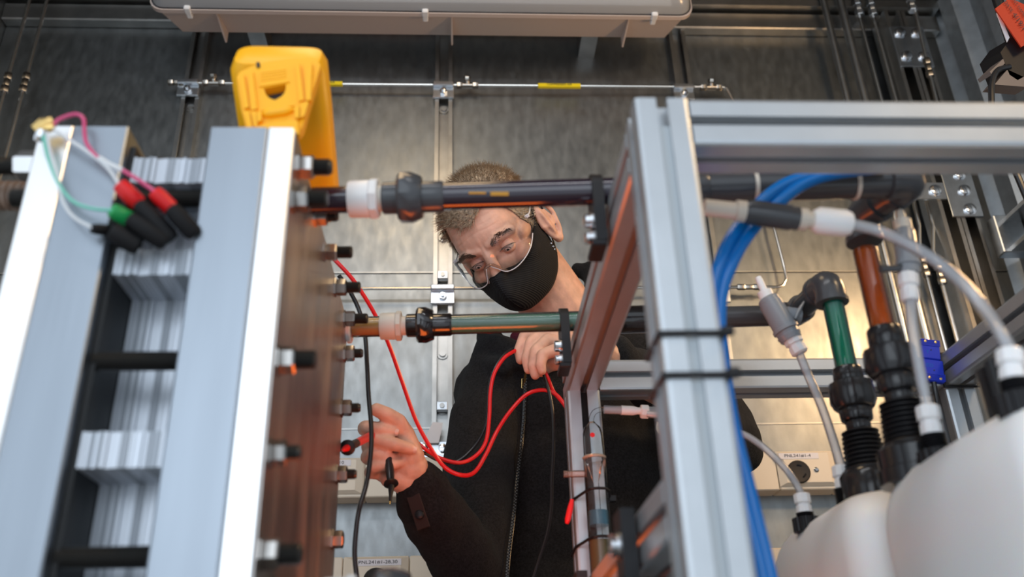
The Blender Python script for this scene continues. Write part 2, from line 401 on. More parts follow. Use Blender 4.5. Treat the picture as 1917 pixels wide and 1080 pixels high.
# conduits and tubes of the right hand corner
cy_ = 1.69
for k, (x, r, lab) in enumerate(((.932, .0085, 'left galvanised conduit of two rising behind frame top rail'), (.976, .0105, 'right galvanised conduit of two rising behind frame top rail'))):
    single('conduit', MB().cyl((x, cy_, .2), (x, cy_, CEZ), r, n=14), GALVD, lab, 'conduit', 'corner conduits')
for k, (x, px) in enumerate(((1.016, 1722), (1.052, 1746))):
    t = thing('corner_tube', ('thin jogged stainless tube near corner column, left of pair', 'thin jogged stainless tube near corner column, right of pair')[k], 'tube', (x, cy_, 1.2), 'corner tubes')
    q1 = P(1708 + 23 * k, 366, Y=cy_); q2 = P(1721 + 26 * k, 424, Y=cy_); q3 = P(1722 + 25 * k, 470, Y=cy_)
    obj('tube', MB().tube([(x, cy_, CEZ), (x, cy_, 2.02), q1, q2, q3, (q3.x, cy_, .3)], .0042, 10), SSTL, t)
    f = P(1735 + 25 * k, 500 + 14 * k, Y=cy_); obj('tube_union', fitting(MB(), (q3.x, cy_ - .003, f.z), (0, 0, 1), .034, .009), SSFIT, t)
    f = P(1612 + 26 * k, 17, Y=cy_); obj('top_fitting', fitting(MB(), (x, cy_ - .003, f.z), (0, 0, 1), .034, .011), ZINC, t)
t = thing('bracket_tube', 'thin stainless tube with union in front of the bolted corner plate', 'tube', P(1738, 127, Y=1.58))
q = [P(1707, -10, Y=1.58), P(1722, 60, Y=1.58), P(1738, 127, Y=1.58), P(1752, 185, Y=1.58), P(1775, 290, Y=1.58)]
obj('tube', MB().tube(q, .0042, 10), SSTL, t); obj('tube_union', fitting(MB(), q[2], (q[3] - q[1]), .036, .009), SSFIT, t)
obj('top_fitting', fitting(MB(), P(1706, 8, Y=1.58), q[1] - q[0], .03, .011), ZINC, t)
for k, (pa, pb) in enumerate((((25, 60), (-10, 290)), ((78, 20), (16, 290)))):
    a = P(*pa, Y=cy_); b_ = P(*pb, Y=cy_); x = (a.x + b_.x) / 2
    t = thing('left_corner_tube', ('thin steel tube down the dark left corner, nearer picture edge', 'thin steel tube down the dark left corner, second from picture edge')[k], 'tube', (x, cy_, 1.2), 'left corner tubes')
    obj('tube', MB().cyl((x, cy_, .4), (x, cy_, CEZ), .0042, n=10), SSTL, t)
    c = P(12 + 30 * k, 155, Y=cy_); obj('tube_union', fitting(MB(), (x, cy_, c.z), (0, 0, 1), .036, .009), SSFIT, t)
# corner column with bolted plates, and the side rail on the right wall
t = thing('corner_column', 'galvanised strut column with bolted plates in the right rear corner', 'column', (1.1, 1.66, 0))
cx1 = 1.10
for dx in (-.0215, .0215):
    obj('column_channel', channel((cx1 + dx, 1.72, 0), (1, 0, 0), (0, -1, 0), (0, 0, CEZ - .08), dp=.07), GALVD, t)
def bolt(mb, c, n, r=.010):
    c = V(c); n = V(n).normalized(); mb.lathe(c, n, [(0, r * 1.25), (.002, r * 1.25), (.0022, r), (.007, r), (.008, r * .75)], 12); return mb
def plate_bolts(rect, bolts, y, name='splice_plate'):
    pl = obj(name, MB().box(rect[0], rect[1], y, y + .006, rect[2], rect[3], .001), ZINC, t)
    for x, z in bolts: obj('bolt', bolt(MB(), (x, y, z), (0, -1, 0), .0115), CHROME, pl)
za = P(1700, 47, Y=1.64).z; zb = P(1720, 122, Y=1.64).z
plate_bolts((cx1 - .042, cx1 + .042, zb, za), [(cx1 + sx, z) for sx in (-.021, .021) for z in (zb + .03, za - .022)], 1.644)
p1_ = P(1780, 300, Y=1.644); p2_ = P(1830, 405, Y=1.644)
plate_bolts((cx1 - .02, cx1 + .05, p2_.z, p1_.z + .02), [(cx1 + .022, P(1779, 325, Y=1.64).z), (cx1 + .022, P(1791, 355, Y=1.64).z), (cx1 + .022, P(1803, 390, Y=1.64).z)], 1.644)
zz = P(1750, 355, Y=1.64).z
plate_bolts((cx1 - .10, cx1 - .021, zz - .022, zz + .022), [(cx1 - .045, zz)], 1.644, 'cross_plate')
sr = thing('side_rail', 'horizontal strut channel on the right wall running from the corner plate', 'channel', (1.19, .9, 1.8))
zs = P(1812, 440, Y=1.62).z - .012
obj('rail', channel((1.205, .2, zs), (0, 0, 1), (-1, 0, 0), (0, 1.42, 0), wd=.075, dp=.05), GALVD, sr)
obj('angle_bracket', MB().box(1.14, 1.2, 1.6, 1.63, zs - .04, zs + .05, .002), ZINC, sr)

# ------------------------------------------------------------------ cream raceways with sockets
def raceway(name, label, z0, z1_, segs, plates):
    t = thing(name, label, 'raceway', (0, 1.725, z0))
    for a, b_ in zip(segs, segs[1:]): obj('cover_section', MB().box(a + .0006, b_ - .0006, 1.70, WY, z0, z1_, .002), CREAM, t)
    for (xa, xb, lab, sock) in plates:
        pl = obj('socket_plate', MB().prism([(xa, z0 + .006), (xb, z0 + .006), (xb, z1_ - .002), (xa, z1_ - .002)], (0, 1.6995, 0), (1, 0, 0), (0, 0, 1), (0, -.001, 0)), CREAM, t)
        fr = MB(); y0 = 1.6985
        ins = .013; A = [(xa, z0 + .006), (xb, z0 + .006), (xb, z1_ - .002), (xa, z1_ - .002)]; B = [(xa + ins, z0 + .012), (xb - ins, z0 + .012), (xb - ins, z1_ - .006), (xa + ins, z1_ - .006)]
        vs = [V((x, y0, z)) for x, z in A] + [V((x, y0 - .007, z)) for x, z in B]
        fr.add(vs, [(0, 1, 5, 4), (1, 2, 6, 5), (2, 3, 7, 6), (3, 0, 4, 7), (4, 5, 6, 7)])
        obj('bevelled_cover', fr, CREAM, pl, ang=10)
        cx_ = sock if sock else (xa + xb) / 2; yf = y0 - .0072
        lo = obj('name_label', MB().box(cx_ - .04 + (.006 if sock else 0), cx_ + .045, yf - .0006, yf + .001, z1_ - .018, z1_ - .0065), LBL, pl)
        text('lettering', lab, (cx_ + .003, yf - .0012, z1_ - .012), (1, 0, 0), (0, 0, 1), .0082, INK, pl, 1.25)
        if sock:
            sc_ = thing('power_socket', {'PNL241#1-4': 'round black twist lock socket on cream raceway right of post', 'PNL241#1-28,30': 'round black twist lock socket on lower raceway below the hand'}[lab], 'socket', (cx_, yf, z0))
            zc_ = (z0 + z1_) / 2 - .006; r = .0225
            obj('socket_face', MB().lathe((cx_, yf + .001, zc_), (0, -1, 0), [(0, r), (.004, r), (.006, r * .9), (.0055, r * .86), (.0055, 0)], 32), SOCK, sc_)
            for k in range(3):
                an = math.radians(80 + 120 * k); m_ = MB()
                pts = [V((cx_ + .0125 * math.cos(an + d), yf - .0052, zc_ + .0125 * math.sin(an + d))) for d in (-.35, -.12, .12, .35)]
                m_.tube(pts, .0016, 6); obj('contact_slot', m_, BLKC, sc_)
            s_ = MB().lathe((cx_ + .036, yf + .001, zc_ + .004), (0, -1, 0), [(0, .005), (.002, .005), (.0035, .003), (.0036, 0)], 14); obj('cover_screw', s_, CHROME, pl)
    return t
raceway('upper_raceway', 'cream surface raceway along back wall behind the person', 1.313, 1.389, (-.9, -.32, -.18, .005, .26, .5, .617, .735, 1.0),
        ((.617, .732, 'PNL241#1-4', .655), (-.318, -.183, 'PNL241#1-10', None)))
raceway('lower_raceway', 'cream surface raceway lower on back wall at bottom edge', 1.128, 1.2045, (-.9, -.212, -.092, .3, .9), ((-.208, -.094, 'PNL241#1-28,30', -.151),))
t = thing('splice_bar', 'short zinc splice bar with hex bolts behind the raised hand', 'bracket', P(815, 840, Y=1.70))
a = P(785, 826, Y=1.72); b_ = P(900, 856, Y=1.72)
obj('bar', MB().box(a.x, b_.x, 1.722, 1.728, b_.z, a.z, .001), ZINC, t)
for px in (794, 829): obj('bolt', bolt(MB(), P(px, 841, Y=1.722), (0, -1, 0), .009), CHROME, t)
c = P(808, 808, Y=1.71); single('paper_tag', MB().prism([(-.018, -.022), (.014, -.022), (.022, .02), (.002, .022)], (c.x, 1.715, c.z), (1, 0, 0), (0, .1, 1), (0, .0006, 0)), LBL, 'small white paper tag on the wall behind raised hand', 'tag')

# ------------------------------------------------------------------ light fixture
t = thing('light_fixture', 'long unlit white light fixture with clips high on back wall', 'light', (-.07, 1.6, 2.36))
x0, x1 = -.683, .5385
obj('housing', (lambda m_: m_.add([(x0 + .02, 1.556, 2.372), (x1 - .02, 1.556, 2.372), (x1 - .02, 1.556, 2.50), (x0 + .02, 1.556, 2.50), (x0 + .04, 1.66, 2.405), (x1 - .04, 1.66, 2.405), (x1 - .04, 1.66, 2.49), (x0 + .04, 1.66, 2.49)], [(0, 1, 5, 4), (1, 2, 6, 5), (2, 3, 7, 6), (3, 0, 4, 7), (4, 5, 6, 7), (0, 3, 2, 1)]))(MB()), FIXW, t)
def rrect(a, b, c, d, r, n=5):
    out = []
    for cx_, cy2, a0 in ((b - r, d - r, 0), (a + r, d - r, 90), (a + r, c + r, 180), (b - r, c + r, 270)):
        out += [(cx_ + r * math.cos(math.radians(a0 + 90 * i / n)), cy2 + r * math.sin(math.radians(a0 + 90 * i / n))) for i in range(n + 1)]
    return out
obj('flange', MB().prism(rrect(x0, x1, 2.3645, 2.506, .03), (0, 1.546, 0), (1, 0, 0), (0, 0, 1), (0, .011, 0)), FIXW, t)
obj('gasket', MB().prism(rrect(x0 + .003, x1 - .003, 2.367, 2.504, .03), (0, 1.5435, 0), (1, 0, 0), (0, 0, 1), (0, .003, 0)), INK, t)
m_ = MB(); R_ = []
for k in range(5):
    s_ = (0, .004, .012, .024, .045)[k]; yy = (1.5435, 1.525, 1.508, 1.498, 1.494)[k]
    R_.append([V((x, yy, z)) for x, z in rrect(x0 + .006 + s_, x1 - .006 - s_, 2.369 + s_, 2.502 - s_, .028)])
n_ = len(R_[0]); m_.v = [q for r_ in R_ for q in r_]
m_.f = [(i * n_ + j, i * n_ + (j + 1) % n_, (i + 1) * n_ + (j + 1) % n_, (i + 1) * n_ + j) for i in range(4) for j in range(n_)] + [tuple(range(4 * n_, 5 * n_))]
obj('diffuser', m_, DIFF, t)
obj('tray', MB().box(x0 + .05, x1 - .05, 1.538, 1.5425, 2.39, 2.485), WPLAS, t)
for px in (348, 796, 1226):
    c = P(px, 33, Y=1.545); m_ = MB().box(c.x - .007, c.x + .007, 1.538, 1.556, 2.361, 2.374, .002); m_.box(c.x - .006, c.x + .006, 1.553, 1.572, 2.362, 2.378, .002)
    obj('clip', m_, WPLAS, t)
for px in (412, 846, 1172):
    c = P(px, 45, Y=1.6); obj('housing_rib', MB().box(c.x - .002, c.x + .002, 1.56, 1.66, 2.374, 2.42), FIXW, t)
for x in (-.5, .3): obj('wall_bracket', MB().box(x, x + .04, 1.655, WY, 2.42, 2.47), GALVD, t)

# ------------------------------------------------------------------ red tagged device at top right
dv = thing('tagged_device', 'black device with a bright red inspection tag in the top right corner', 'device', P(1900, 100, Y=1.0))
ex = CW(.78, -.6, .1).normalized(); ey = CW(.55, .83, -.05).normalized(); en = ex.cross(ey)
def dvp(px, py, y=1.0): return P(px, py, Y=y)
q = [dvp(*k) for k in ((1873, 98), (1892, 72), (1935, 60), (1960, 120), (1905, 150), (1890, 140))]
m_ = MB(); m_.add(q + [p + V((0, .05, .02)) for p in q], [(0, 1, 2, 3, 4, 5), (11, 10, 9, 8, 7, 6)] + [(i, (i + 1) % 6, 6 + (i + 1) % 6, 6 + i) for i in range(6)]); obj('body', m_, BLKP, dv)
def plate4(pts, d):
    m_ = MB(); n = len(pts); d = V(d); m_.add(list(pts) + [p + d for p in pts], [tuple(range(n)), tuple(range(2 * n - 1, n - 1, -1))] + [(i, (i + 1) % n, n + (i + 1) % n, n + i) for i in range(n)]); return m_
tg = obj('red_tag', plate4([dvp(1863, 16, .985), dvp(1890, -4, .985), dvp(1990, 40, .985), dvp(1912, 88, .985)], (0, .002, 0)), REDTAG, dv)
ux = (dvp(1912, 88, .985) - dvp(1863, 16, .985)).normalized(); uy = (dvp(1890, -4, .985) - dvp(1863, 16, .985)).normalized(); tn = ux.cross(uy)
if tn.y > 0: tn = -tn
for body, px, py, sz in (('DATE', 1888, 12, .0085), ('4/19/1', 1908, 40, .013), ('PRINT NAME', 1905, 10, .0075)):
    text('lettering', body, dvp(px, py, .982), ux, uy, sz, INK, tg)
obj('white_tag', plate4([dvp(1866, 24, .995), dvp(1872, 26, .995), dvp(1890, 70, .995), dvp(1886, 78, .995)], (0, .002, 0)), LBL, dv)
obj('bracket', plate4([dvp(1853, 134, 1.0), dvp(1878, 110, 1.0), dvp(1882, 118, 1.0), dvp(1857, 140, 1.0)], (0, .03, .01)).add(*(lambda k: (k.v, k.f))(plate4([dvp(1862, 158, 1.0), dvp(1886, 130, 1.0), dvp(1930, 150, 1.0), dvp(1925, 163, 1.0)], (0, .03, .01)))), BRKT, dv)
obj('mounting_arm', MB().cyl(dvp(1858, -30, 1.03), dvp(1893, 78, 1.03), .008).cyl(dvp(1858, -30, 1.03), (dvp(1858, -30, 1.03).x, 1.03, CEZ), .008), BLKP, dv)
obj('cable', MB().tube([dvp(1890, 125), dvp(1868, 132), dvp(1858, 150), dvp(1856, 180), dvp(1862, 230), dvp(1905, 330), dvp(1960, 460)], .0045, 10, 6), BLKG, dv)

# ================================================================== aluminium profile frame
def tslot(h=.0205):
    out = []
    side = [(-h, h - .0035), (-h + .001, h - .001), (-h + .0035, h), (-.0042, h), (-.0042, h - .0045), (-.0095, h - .0045), (-.0095, h - .007), (-.0055, h - .0122), (.0055, h - .0122), (.0095, h - .007), (.0095, h - .0045), (.0042, h - .0045), (.0042, h), (h - .0035, h)]
    for k in range(4):
        c, s_ = math.cos(-math.pi / 2 * k), math.sin(-math.pi / 2 * k)
        out += [(x * c - y_ * s_, x * s_ + y_ * c) for x, y_ in side]
    return out
TS = tslot()
def extr(a, b, u):
    a = V(a); b = V(b); d = b - a; u = V(u); w_ = d.normalized().cross(u)
    return MB().prism(TS, a, u, w_, d)
fr = thing('profile_frame', 'slotted aluminium profile frame with front post and beams in the right half', 'frame', (.38, .8, 0))
ZB = 1.302; XA = .1505; XR = .153; YF = .5505; YR = 1.066; XQ = .632
obj('front_post', extr((XA, YF, 0), (XA, YF, ZB + .0205), (1, 0, 0)), ANOD, fr, ang=20)
obj('rear_post', extr((XR, YR, 0), (XR, YR, ZB - .0205), (1, 0, 0)), ANOD, fr, ang=20)
obj('rear_post', extr((XQ, YR, 0), (XQ, YR, ZB - .0205), (1, 0, 0)), ANOD, fr, ang=20)
obj('front_post', extr((XQ, YF, 0), (XQ, YF, ZB + .0205), (1, 0, 0)), ANOD, fr, ang=20)
obj('front_beam', extr((XA + .0207, YF, ZB), (XQ - .0207, YF, ZB), (0, 1, 0)), ANOD, fr, ang=20)
obj('side_beam', extr((XA, YF + .0207, ZB), (XR, YR + .0205, ZB), (1, 0, 0)), ANOD, fr, ang=20)
obj('rear_beam', extr((XR + .0207, YR, ZB), (XQ - .0207, YR, ZB), (0, 1, 0)), ANOD, fr, ang=20)
obj('side_beam', extr((XQ, YF + .0207, ZB), (XQ, YR + .0205, ZB), (1, 0, 0)), ANOD, fr, ang=20)
ZL = 1.0275
obj('lower_side_beam', extr((XA, YF + .0207, ZL), (XR, YR - .0207, ZL), (1, 0, 0)), ANOD, fr, ang=20)
cv = obj('slot_cover', MB().box(XA - .0041, XA + .0041, YF - .0185, YF - .016, 0, ZB - .004), ANODC, fr)
obj('slot_cover', MB().box(XA - .0185, XA - .016, YF - .0041, YF + .0041, 0, ZB + .0), ANODC, fr)
obj('slot_cover', MB().box(XR - .0041, XR + .0041, YR - .0165, YR - .015, 0, ZB - .022), DARKGAP, fr)
def ctie(name, label, z, x0, x1, y0, y1, tail=None, r=.0016):
    t = thing(name, label, 'cable tie', ((x0 + x1) / 2, y0, z), None)
    e = .0015; pts = [(x0 - e, y1 + e, z), (x0 - e, y0 - e, z + .0), (x1 + e, y0 - e, z), (x1 + e, y1 + e, z), (x0 - e, y1 + e, z)]
    m_ = MB()
    for a, b_ in zip(pts, pts[1:]): m_.tube([a, b_], .0022, 6, upv=(0, 0, 1), flat=.5)
    obj('strap', m_, BLKP, t)
    obj('lock_head', MB().box(x1 - .002, x1 + .006, y0 - .007, y0 - .001, z - .003, z + .003, .001), BLKP, t); return t
for py, lab in ((625, 'black cable tie around the front post, upper of two'), (703, 'black cable tie around the front post, lower of two')):
    z = P(1280, py, Y=.53).z; ctie('cable_tie', lab, z, XA - .0205, XA + .0205, YF - .0205, YF + .0205)
z = P(1720, 660, Y=1.03).z; ctie('cable_tie', 'black cable tie near end of the right frame side beam', ZB, XQ - .0205, XQ + .0205, YR - .046, YR - .03)
tt = WL['cable_tie.002'] if 'cable_tie.002' in WL else None
o_ = bpy.data.objects.get('cable_tie.002')
if o_:
    for ch in list(o_.children): bpy.data.objects.remove(ch)
    m_ = MB(); yb = YR - .024; e = .0222
    pp = [(XQ - e, yb, ZB + e), (XQ - e, yb, ZB - e), (XQ + e, yb, ZB - e), (XQ + e, yb, ZB + e), (XQ - e, yb, ZB + e)]
    m_.tube(pp, .0022, 8); obj('strap', m_, BLKP, o_); obj('lock_head', MB().box(XQ - e - .006, XQ - e + .002, yb - .004, yb + .004, ZB + e - .004, ZB + e + .003, .001), BLKP, o_)

# ================================================================== cell stack press
pr = thing('cell_stack_press', 'tall bolted cell stack between thick steel end plates at left', 'press', (-.23, .78, 0))
PY0, PY1, PT, PB = .595, .972, 1.3425, .80
XW1, XG1, XI1, XI2, XG2, XF = -.328, -.302, -.2600, -.1965, -.1515, -.130
obj('outer_plate', MB().box(XW1, XG1 - .0003, PY0, PY1, PB, PT, .0012), STEELW, pr)
obj('inner_plate', MB().box(XG1, XI1, PY0, PY1, PB, PT, .0012), STEELG, pr)
obj('inner_plate', MB().box(XI2, XG2, PY0, PY1, PB, PT, .0012), STEELG, pr)
obj('outer_plate', MB().box(XG2 + .0003, XF - .0008, PY0, PY1, PB, PT, .0012), STEELW, pr)
obj('face_plate', MB().box(XF - .0008, XF, PY0 + .003, PY1 - .002, PB, PT - .002), STEELB, pr)
obj('insulation_block', MB().box(XI1 + .0003, XI1 + .004, PY0 + .012, PY1 - .02, PB, PT - .012), INSUL, pr)
# thin cells, each with the lugs that make the ribs
ribs = [(1.3195, 1.2965), (1.2370, 1.2155), (1.0950, 1.0700), (.965, .94)]
NC = 20; xa = XI1 + .0045; st = (XI2 - .0005 - xa) / NC
rr = random.Random(3)
for k in range(NC):
    ins = rr.uniform(0, .0028); yf, yp = .605 + ins, .650 + ins; x = xa + k * st
    pl = [(PY1 - .03, 1.3195), (yf, 1.3195)]
    for i, (a, b_) in enumerate(ribs):
        if i: pl += [(yp, a), (yf, a)]
        pl += [(yf, b_), (yp, b_)]
    pl += [(yp, PB + .02), (PY1 - .03, PB + .02)]
    obj('cell_plate', MB().prism(pl, (x + st * .06, 0, 0), (0, 1, 0), (0, 0, 1), (st * .88, 0, 0)), CELLA if (k in (0, 1, NC - 1, NC - 2) or rr.random() < .6) else CELLB, pr, smooth=False)
def rod(mb, a, b, r, pitch=.00175, n=10):
    a = V(a); b = V(b); Ln = (b - a).length; k = int(Ln / pitch); prof = [(0, r * .8)]
    for i in range(k): prof += [((i + .25) * pitch, r), ((i + .75) * pitch, r * .84)]
    return mb.lathe(a, b - a, prof + [(Ln, r * .7)], n)
RY = .6125; RR = .0075
nz = (1.2855, 1.149, 1.0125, .88)
def nut(mb, x0, x1, y, z, r=.0095, ph=.3): mb.lathe((x0, y, z), (1, 0, 0), [(0, r * 1.15), (.0018 if x1 > x0 else -.0018, r * 1.15), (.002 if x1 > x0 else -.002, r * .93), (.003 if x1 > x0 else -.003, r), ((x1 - x0) * .88, r), (x1 - x0, r * .86)], 6, ph); return mb
tops = [(.622, 1.322), (.775, 1.327), (.855, 1.329), (.938, 1.331)]
rods = [(RY, z) for z in nz] + tops
for k, (yy, z) in enumerate(rods):
    o = obj('tie_rod', rod(MB(), (-.395 if k == 4 else -.345, yy, z), (XF + .027, yy, z), RR - (.001 if k > 4 else 0)), RODM, pr)
    obj('hex_nut', nut(MB(), XF, XF + .0125, yy, z, .0105 if k < 5 else .009, .3 + k * .7), NUTM, o)
    if k not in (0, 5, 6, 7): obj('hex_nut', nut(MB(), XW1, XW1 - .024, yy, z, .0125, .2), STEELW if k == 4 else NUTM, o)  # one nut takes brighter metal: the light on it is put into its colour
for k, (px, py) in enumerate(((645, 662), (642, 772), (630, 888), (622, 1010), (590, 404), (508, 853))):
    c = P(px, py, X=XF); yy = min(c.y, .958) if k < 4 else (RY + .002 if k == 5 else c.y)
    z = c.z if k != 5 else 1.081
    o = obj('tie_rod', rod(MB(), (XF - .01, yy, z), (XF + (.021 if k != 3 else .012), yy, z), .0058), RODM, pr)
    obj('hex_nut', nut(MB(), XF, XF + .0115, yy, z, .0092, .25 + k), NUTM, o)
obj('base_block', MB().box(-.40, -.06, .62, .95, 0, PB, .004), INSUL, pr)
hs = MB(); prof = [(0, .011)]
for k in range(14): prof += [(k * .006 + .001, .0128), (k * .006 + .0035, .0128), (k * .006 + .0045, .0112), (k * .006 + .006, .0112)]
c = P(24, 367, Y=.66); hs.lathe((XW1 - .002, .66, c.z), (-1, 0, 0), prof, 18)
single('ribbed_hose', hs, HOSEB, 'brown ribbed hose entering the left end plate at picture edge', 'hose')

# ------------------------------------------------------------------ sense leads with plugs
LD = .583
cl = thing('alligator_clip', 'small shiny alligator clip on top corner of left end plate', 'clip', P(85, 238, Y=LD))
m_ = MB(); m_.tube(L((64, 243, LD), (80, 233, LD), (100, 226, LD)), [.0035, .005, .003], 8); m_.tube(L((66, 238, LD), (85, 240, LD), (102, 238, LD)), [.002, .004, .003], 8); obj('jaw', m_, BRASS, cl)
obj('grip', MB().tube(L((78, 246, LD), (74, 256, LD), (72, 262, LD + .002)), .0035, 8), CHROME, cl)
def lead(name, label, parts, plugs):
    t = thing(name, label, 'test lead', P(*parts[0][0][0][:2], Y=LD), 'cell sense leads')
    for pts, m2, r in parts: obj('wire', MB().tube(L(*[(a, b_, LD) for a, b_ in pts]), r, 8, 6), m2, t)
    for a, b_, m2, r, nm in plugs:
        A = P(*a, Y=LD); B = P(*b_, Y=LD + .012); Ln = (B - A).length
        obj(nm, MB().lathe(A, B - A, [(0, r * .5), (Ln * .05, r * .85), (Ln * .3, r), (Ln * .9, r * 1.02), (Ln, r * .8)], 14), m2, t)
    return t
lead('sense_lead', 'pink lead looping over left plate to the right red plug', [([(98, 237), (110, 224), (140, 214), (156, 222), (158, 246), (162, 268), (178, 290), (192, 302)], WIREP, .0016), ([(186, 296), (205, 308), (230, 319)], WIREW, .0021), ([(228, 318), (258, 336), (291, 359)], WIREP, .0016)],
     [((287, 357), (322, 392), RED, .0062, 'plug'), ((318, 388), (366, 440), DARKGAP, .0068, 'boot')])
lead('sense_lead', 'pale lead crossing left plate to the left red plug', [([(95, 238), (130, 262), (165, 285), (200, 313), (223, 345)], WIREW, .0013)],
     [((221, 343), (262, 384), RED, .0066, 'plug'), ((258, 380), (322, 448), DARKGAP, .0068, 'boot')])
lead('sense_lead', 'green lead down left plate to the green plug', [([(80, 244), (85, 275), (97, 315), (115, 352), (140, 379), (175, 391), (210, 394)], WIREG, .0014)],
     [((207, 392), (244, 412), GRN, .0062, 'plug'), ((240, 408), (312, 455), DARKGAP, .0072, 'boot')])
lead('sense_lead', 'grey lead hanging lowest to the black plug cap', [([(86, 242), (94, 285), (108, 335), (118, 378), (140, 408), (176, 428)], WIREW, .0012)],
     [((170, 428), (212, 432), DARKGAP, .0042, 'plug'), ((205, 432), (262, 462), DARKGAP, .0075, 'boot')])

# ------------------------------------------------------------------ yellow multimeter on the press
mm = thing('multimeter', 'yellow handheld multimeter leaning on its stand atop the right end plate', 'multimeter', P(530, 240, Y=.62))
R0 = P(608, 128, Y=.625); R1 = P(634, 424, Y=.775)
ax = (R1 - R0).normalized(); wd = V((-1, 0, 0)); wd = (wd - ax * wd.dot(ax)).normalized(); nn = ax.cross(wd).normalized()
if nn.z > 0: nn = -nn
Wd, Th, Ln = .084, .044, (R1 - R0).length
def sect(d, k, th): 
    c = R0 + ax * d + wd * (Wd / 2) - nn * (Th / 2 - .004)
    return [c + wd * (a * k) + nn * (b_ * th) for a, b_ in rrect(-Wd / 2, Wd / 2, -Th / 2, Th / 2, .014, 5)]
ss = [sect(-.006, .72, .55), sect(-.003, .88, .85), sect(.006, .98, 1), sect(.05, 1, 1), sect(Ln - .03, 1, 1), sect(Ln - .010, .97, .98), sect(Ln - .002, .86, .8), sect(Ln + .001, .7, .5)]
m_ = MB(); n_ = len(ss[0]); m_.v = [q for s_ in ss for q in s_]
m_.f = [(i * n_ + j, i * n_ + (j + 1) % n_, (i + 1) * n_ + (j + 1) % n_, (i + 1) * n_ + j) for i in range(len(ss) - 1) for j in range(n_)] + [tuple(range(n_)), tuple(range((len(ss) - 1) * n_, len(ss) * n_))]
obj('holster', m_, YEL, mm, ang=40)
FYY = .612
def fp(px, py, y=FYY): return P(px, py, Y=y)
def fprism(pts, th=.010, y=FYY):
    m_ = MB(); q = [fp(a, b_, y) for a, b_ in pts]; n = len(q); d = V((0, th, .0))
    return m_.add(q + [p + d for p in q], [tuple(range(n)), tuple(range(2 * n - 1, n - 1, -1))] + [(i, (i + 1) % n, n + (i + 1) % n, n + i) for i in range(n)])
hl = [(494, 165)] + [(515 - 21 * math.cos(a), 163 + 24 * math.sin(a)) for a in (0.25, .6, .95, 1.3)] + [(516, 187)]
hr = [(516, 187)] + [(515 + 21 * math.cos(a), 160 + 25 * math.sin(a)) for a in (1.3, .95, .6, .25)] + [(535, 157)]
left = [(515, 113), (498, 116), (472, 124), (450, 134), (443, 144), (446, 170), (452, 205), (460, 238), (464, 248), (516, 248), (516, 187)] + hl[::-1][1:] + [(515, 161)]
right = [(516, 187), (516, 248), (558, 248), (566, 238), (578, 195), (592, 150), (600, 122), (594, 113), (580, 109), (548, 109), (515, 113), (515, 161)] + hr[::-1]
m_ = fprism(left); m_2 = fprism(right[:-1]); m_.add(m_2.v, m_2.f); obj('tilt_stand', m_, YEL, mm, ang=30)
st_ = bpy.data.objects['tilt_stand']
def rib(a, b_, r, nm='rib', y=FYY): obj(nm, MB().tube([fp(a[0], a[1], y), fp((a[0] * 3 + b_[0]) / 4, (a[1] * 3 + b_[1]) / 4, y - .001), fp((a[0] + b_[0]) / 2, (a[1] + b_[1]) / 2, y - .001), fp((a[0] + b_[0] * 3) / 4, (a[1] + b_[1] * 3) / 4, y - .001), fp(*b_, y)], [r * .6, r, r, r, r * .6], 12, 3), YEL, st_)
def ribp(nm, pts, d=.0035): obj(nm, fprism(pts, d + .001, FYY - d), YEL, st_)
ribp('rib', [(446, 142), (456, 138), (466, 200), (457, 203)]); ribp('rib', [(463, 136), (473, 132), (481, 203), (470, 206)])
ribp('rib', [(552, 119), (560, 117), (569, 186), (560, 189)]); ribp('rib', [(569, 118), (584, 116), (582, 186), (573, 188)], .0045)
ribp('rib', [(456, 207), (466, 207), (472, 238), (464, 240)]); ribp('rib', [(469, 209), (479, 207), (482, 234), (476, 238)]); ribp('rib', [(562, 192), (578, 190), (570, 216), (562, 220)])
rib((490, 215), (549, 206), .0042, 'hinge_barrel')
ribp('hinge_block', [(480, 210), (489, 207), (490, 224), (482, 228)], .005); ribp('hinge_block', [(550, 199), (560, 196), (560, 219), (552, 221)], .005)
ribp('rim', [(484, 158), (540, 149), (541, 153), (486, 162)], .0012)
ribp('ledge', [(486, 203), (552, 193), (553, 197), (487, 207)], .0022)
obj('foot_lip', fprism([(480, 236), (505, 230), (556, 224), (560, 250), (474, 250)], .006, FYY - .006), YEL, st_)
for i, py in enumerate((134, 139, 144, 149)): obj('moulded_text_bar', MB().tube([fp(488, py + 3), fp(536, py - 4)], .0007, 6), YEL, st_)
obj('top_notch', MB().tube([fp(483, 118), fp(484, 127)], .0016, 8), INK, st_)
obj('hole_shade', MB().box(-.002, .002, 0, .001, 0, .001) if False else fprism([(488, 152), (542, 148), (540, 192), (492, 194)], .001, FYY + .0103), INK, st_)  # dark sheet behind the stand's hole, standing in for the shade inside

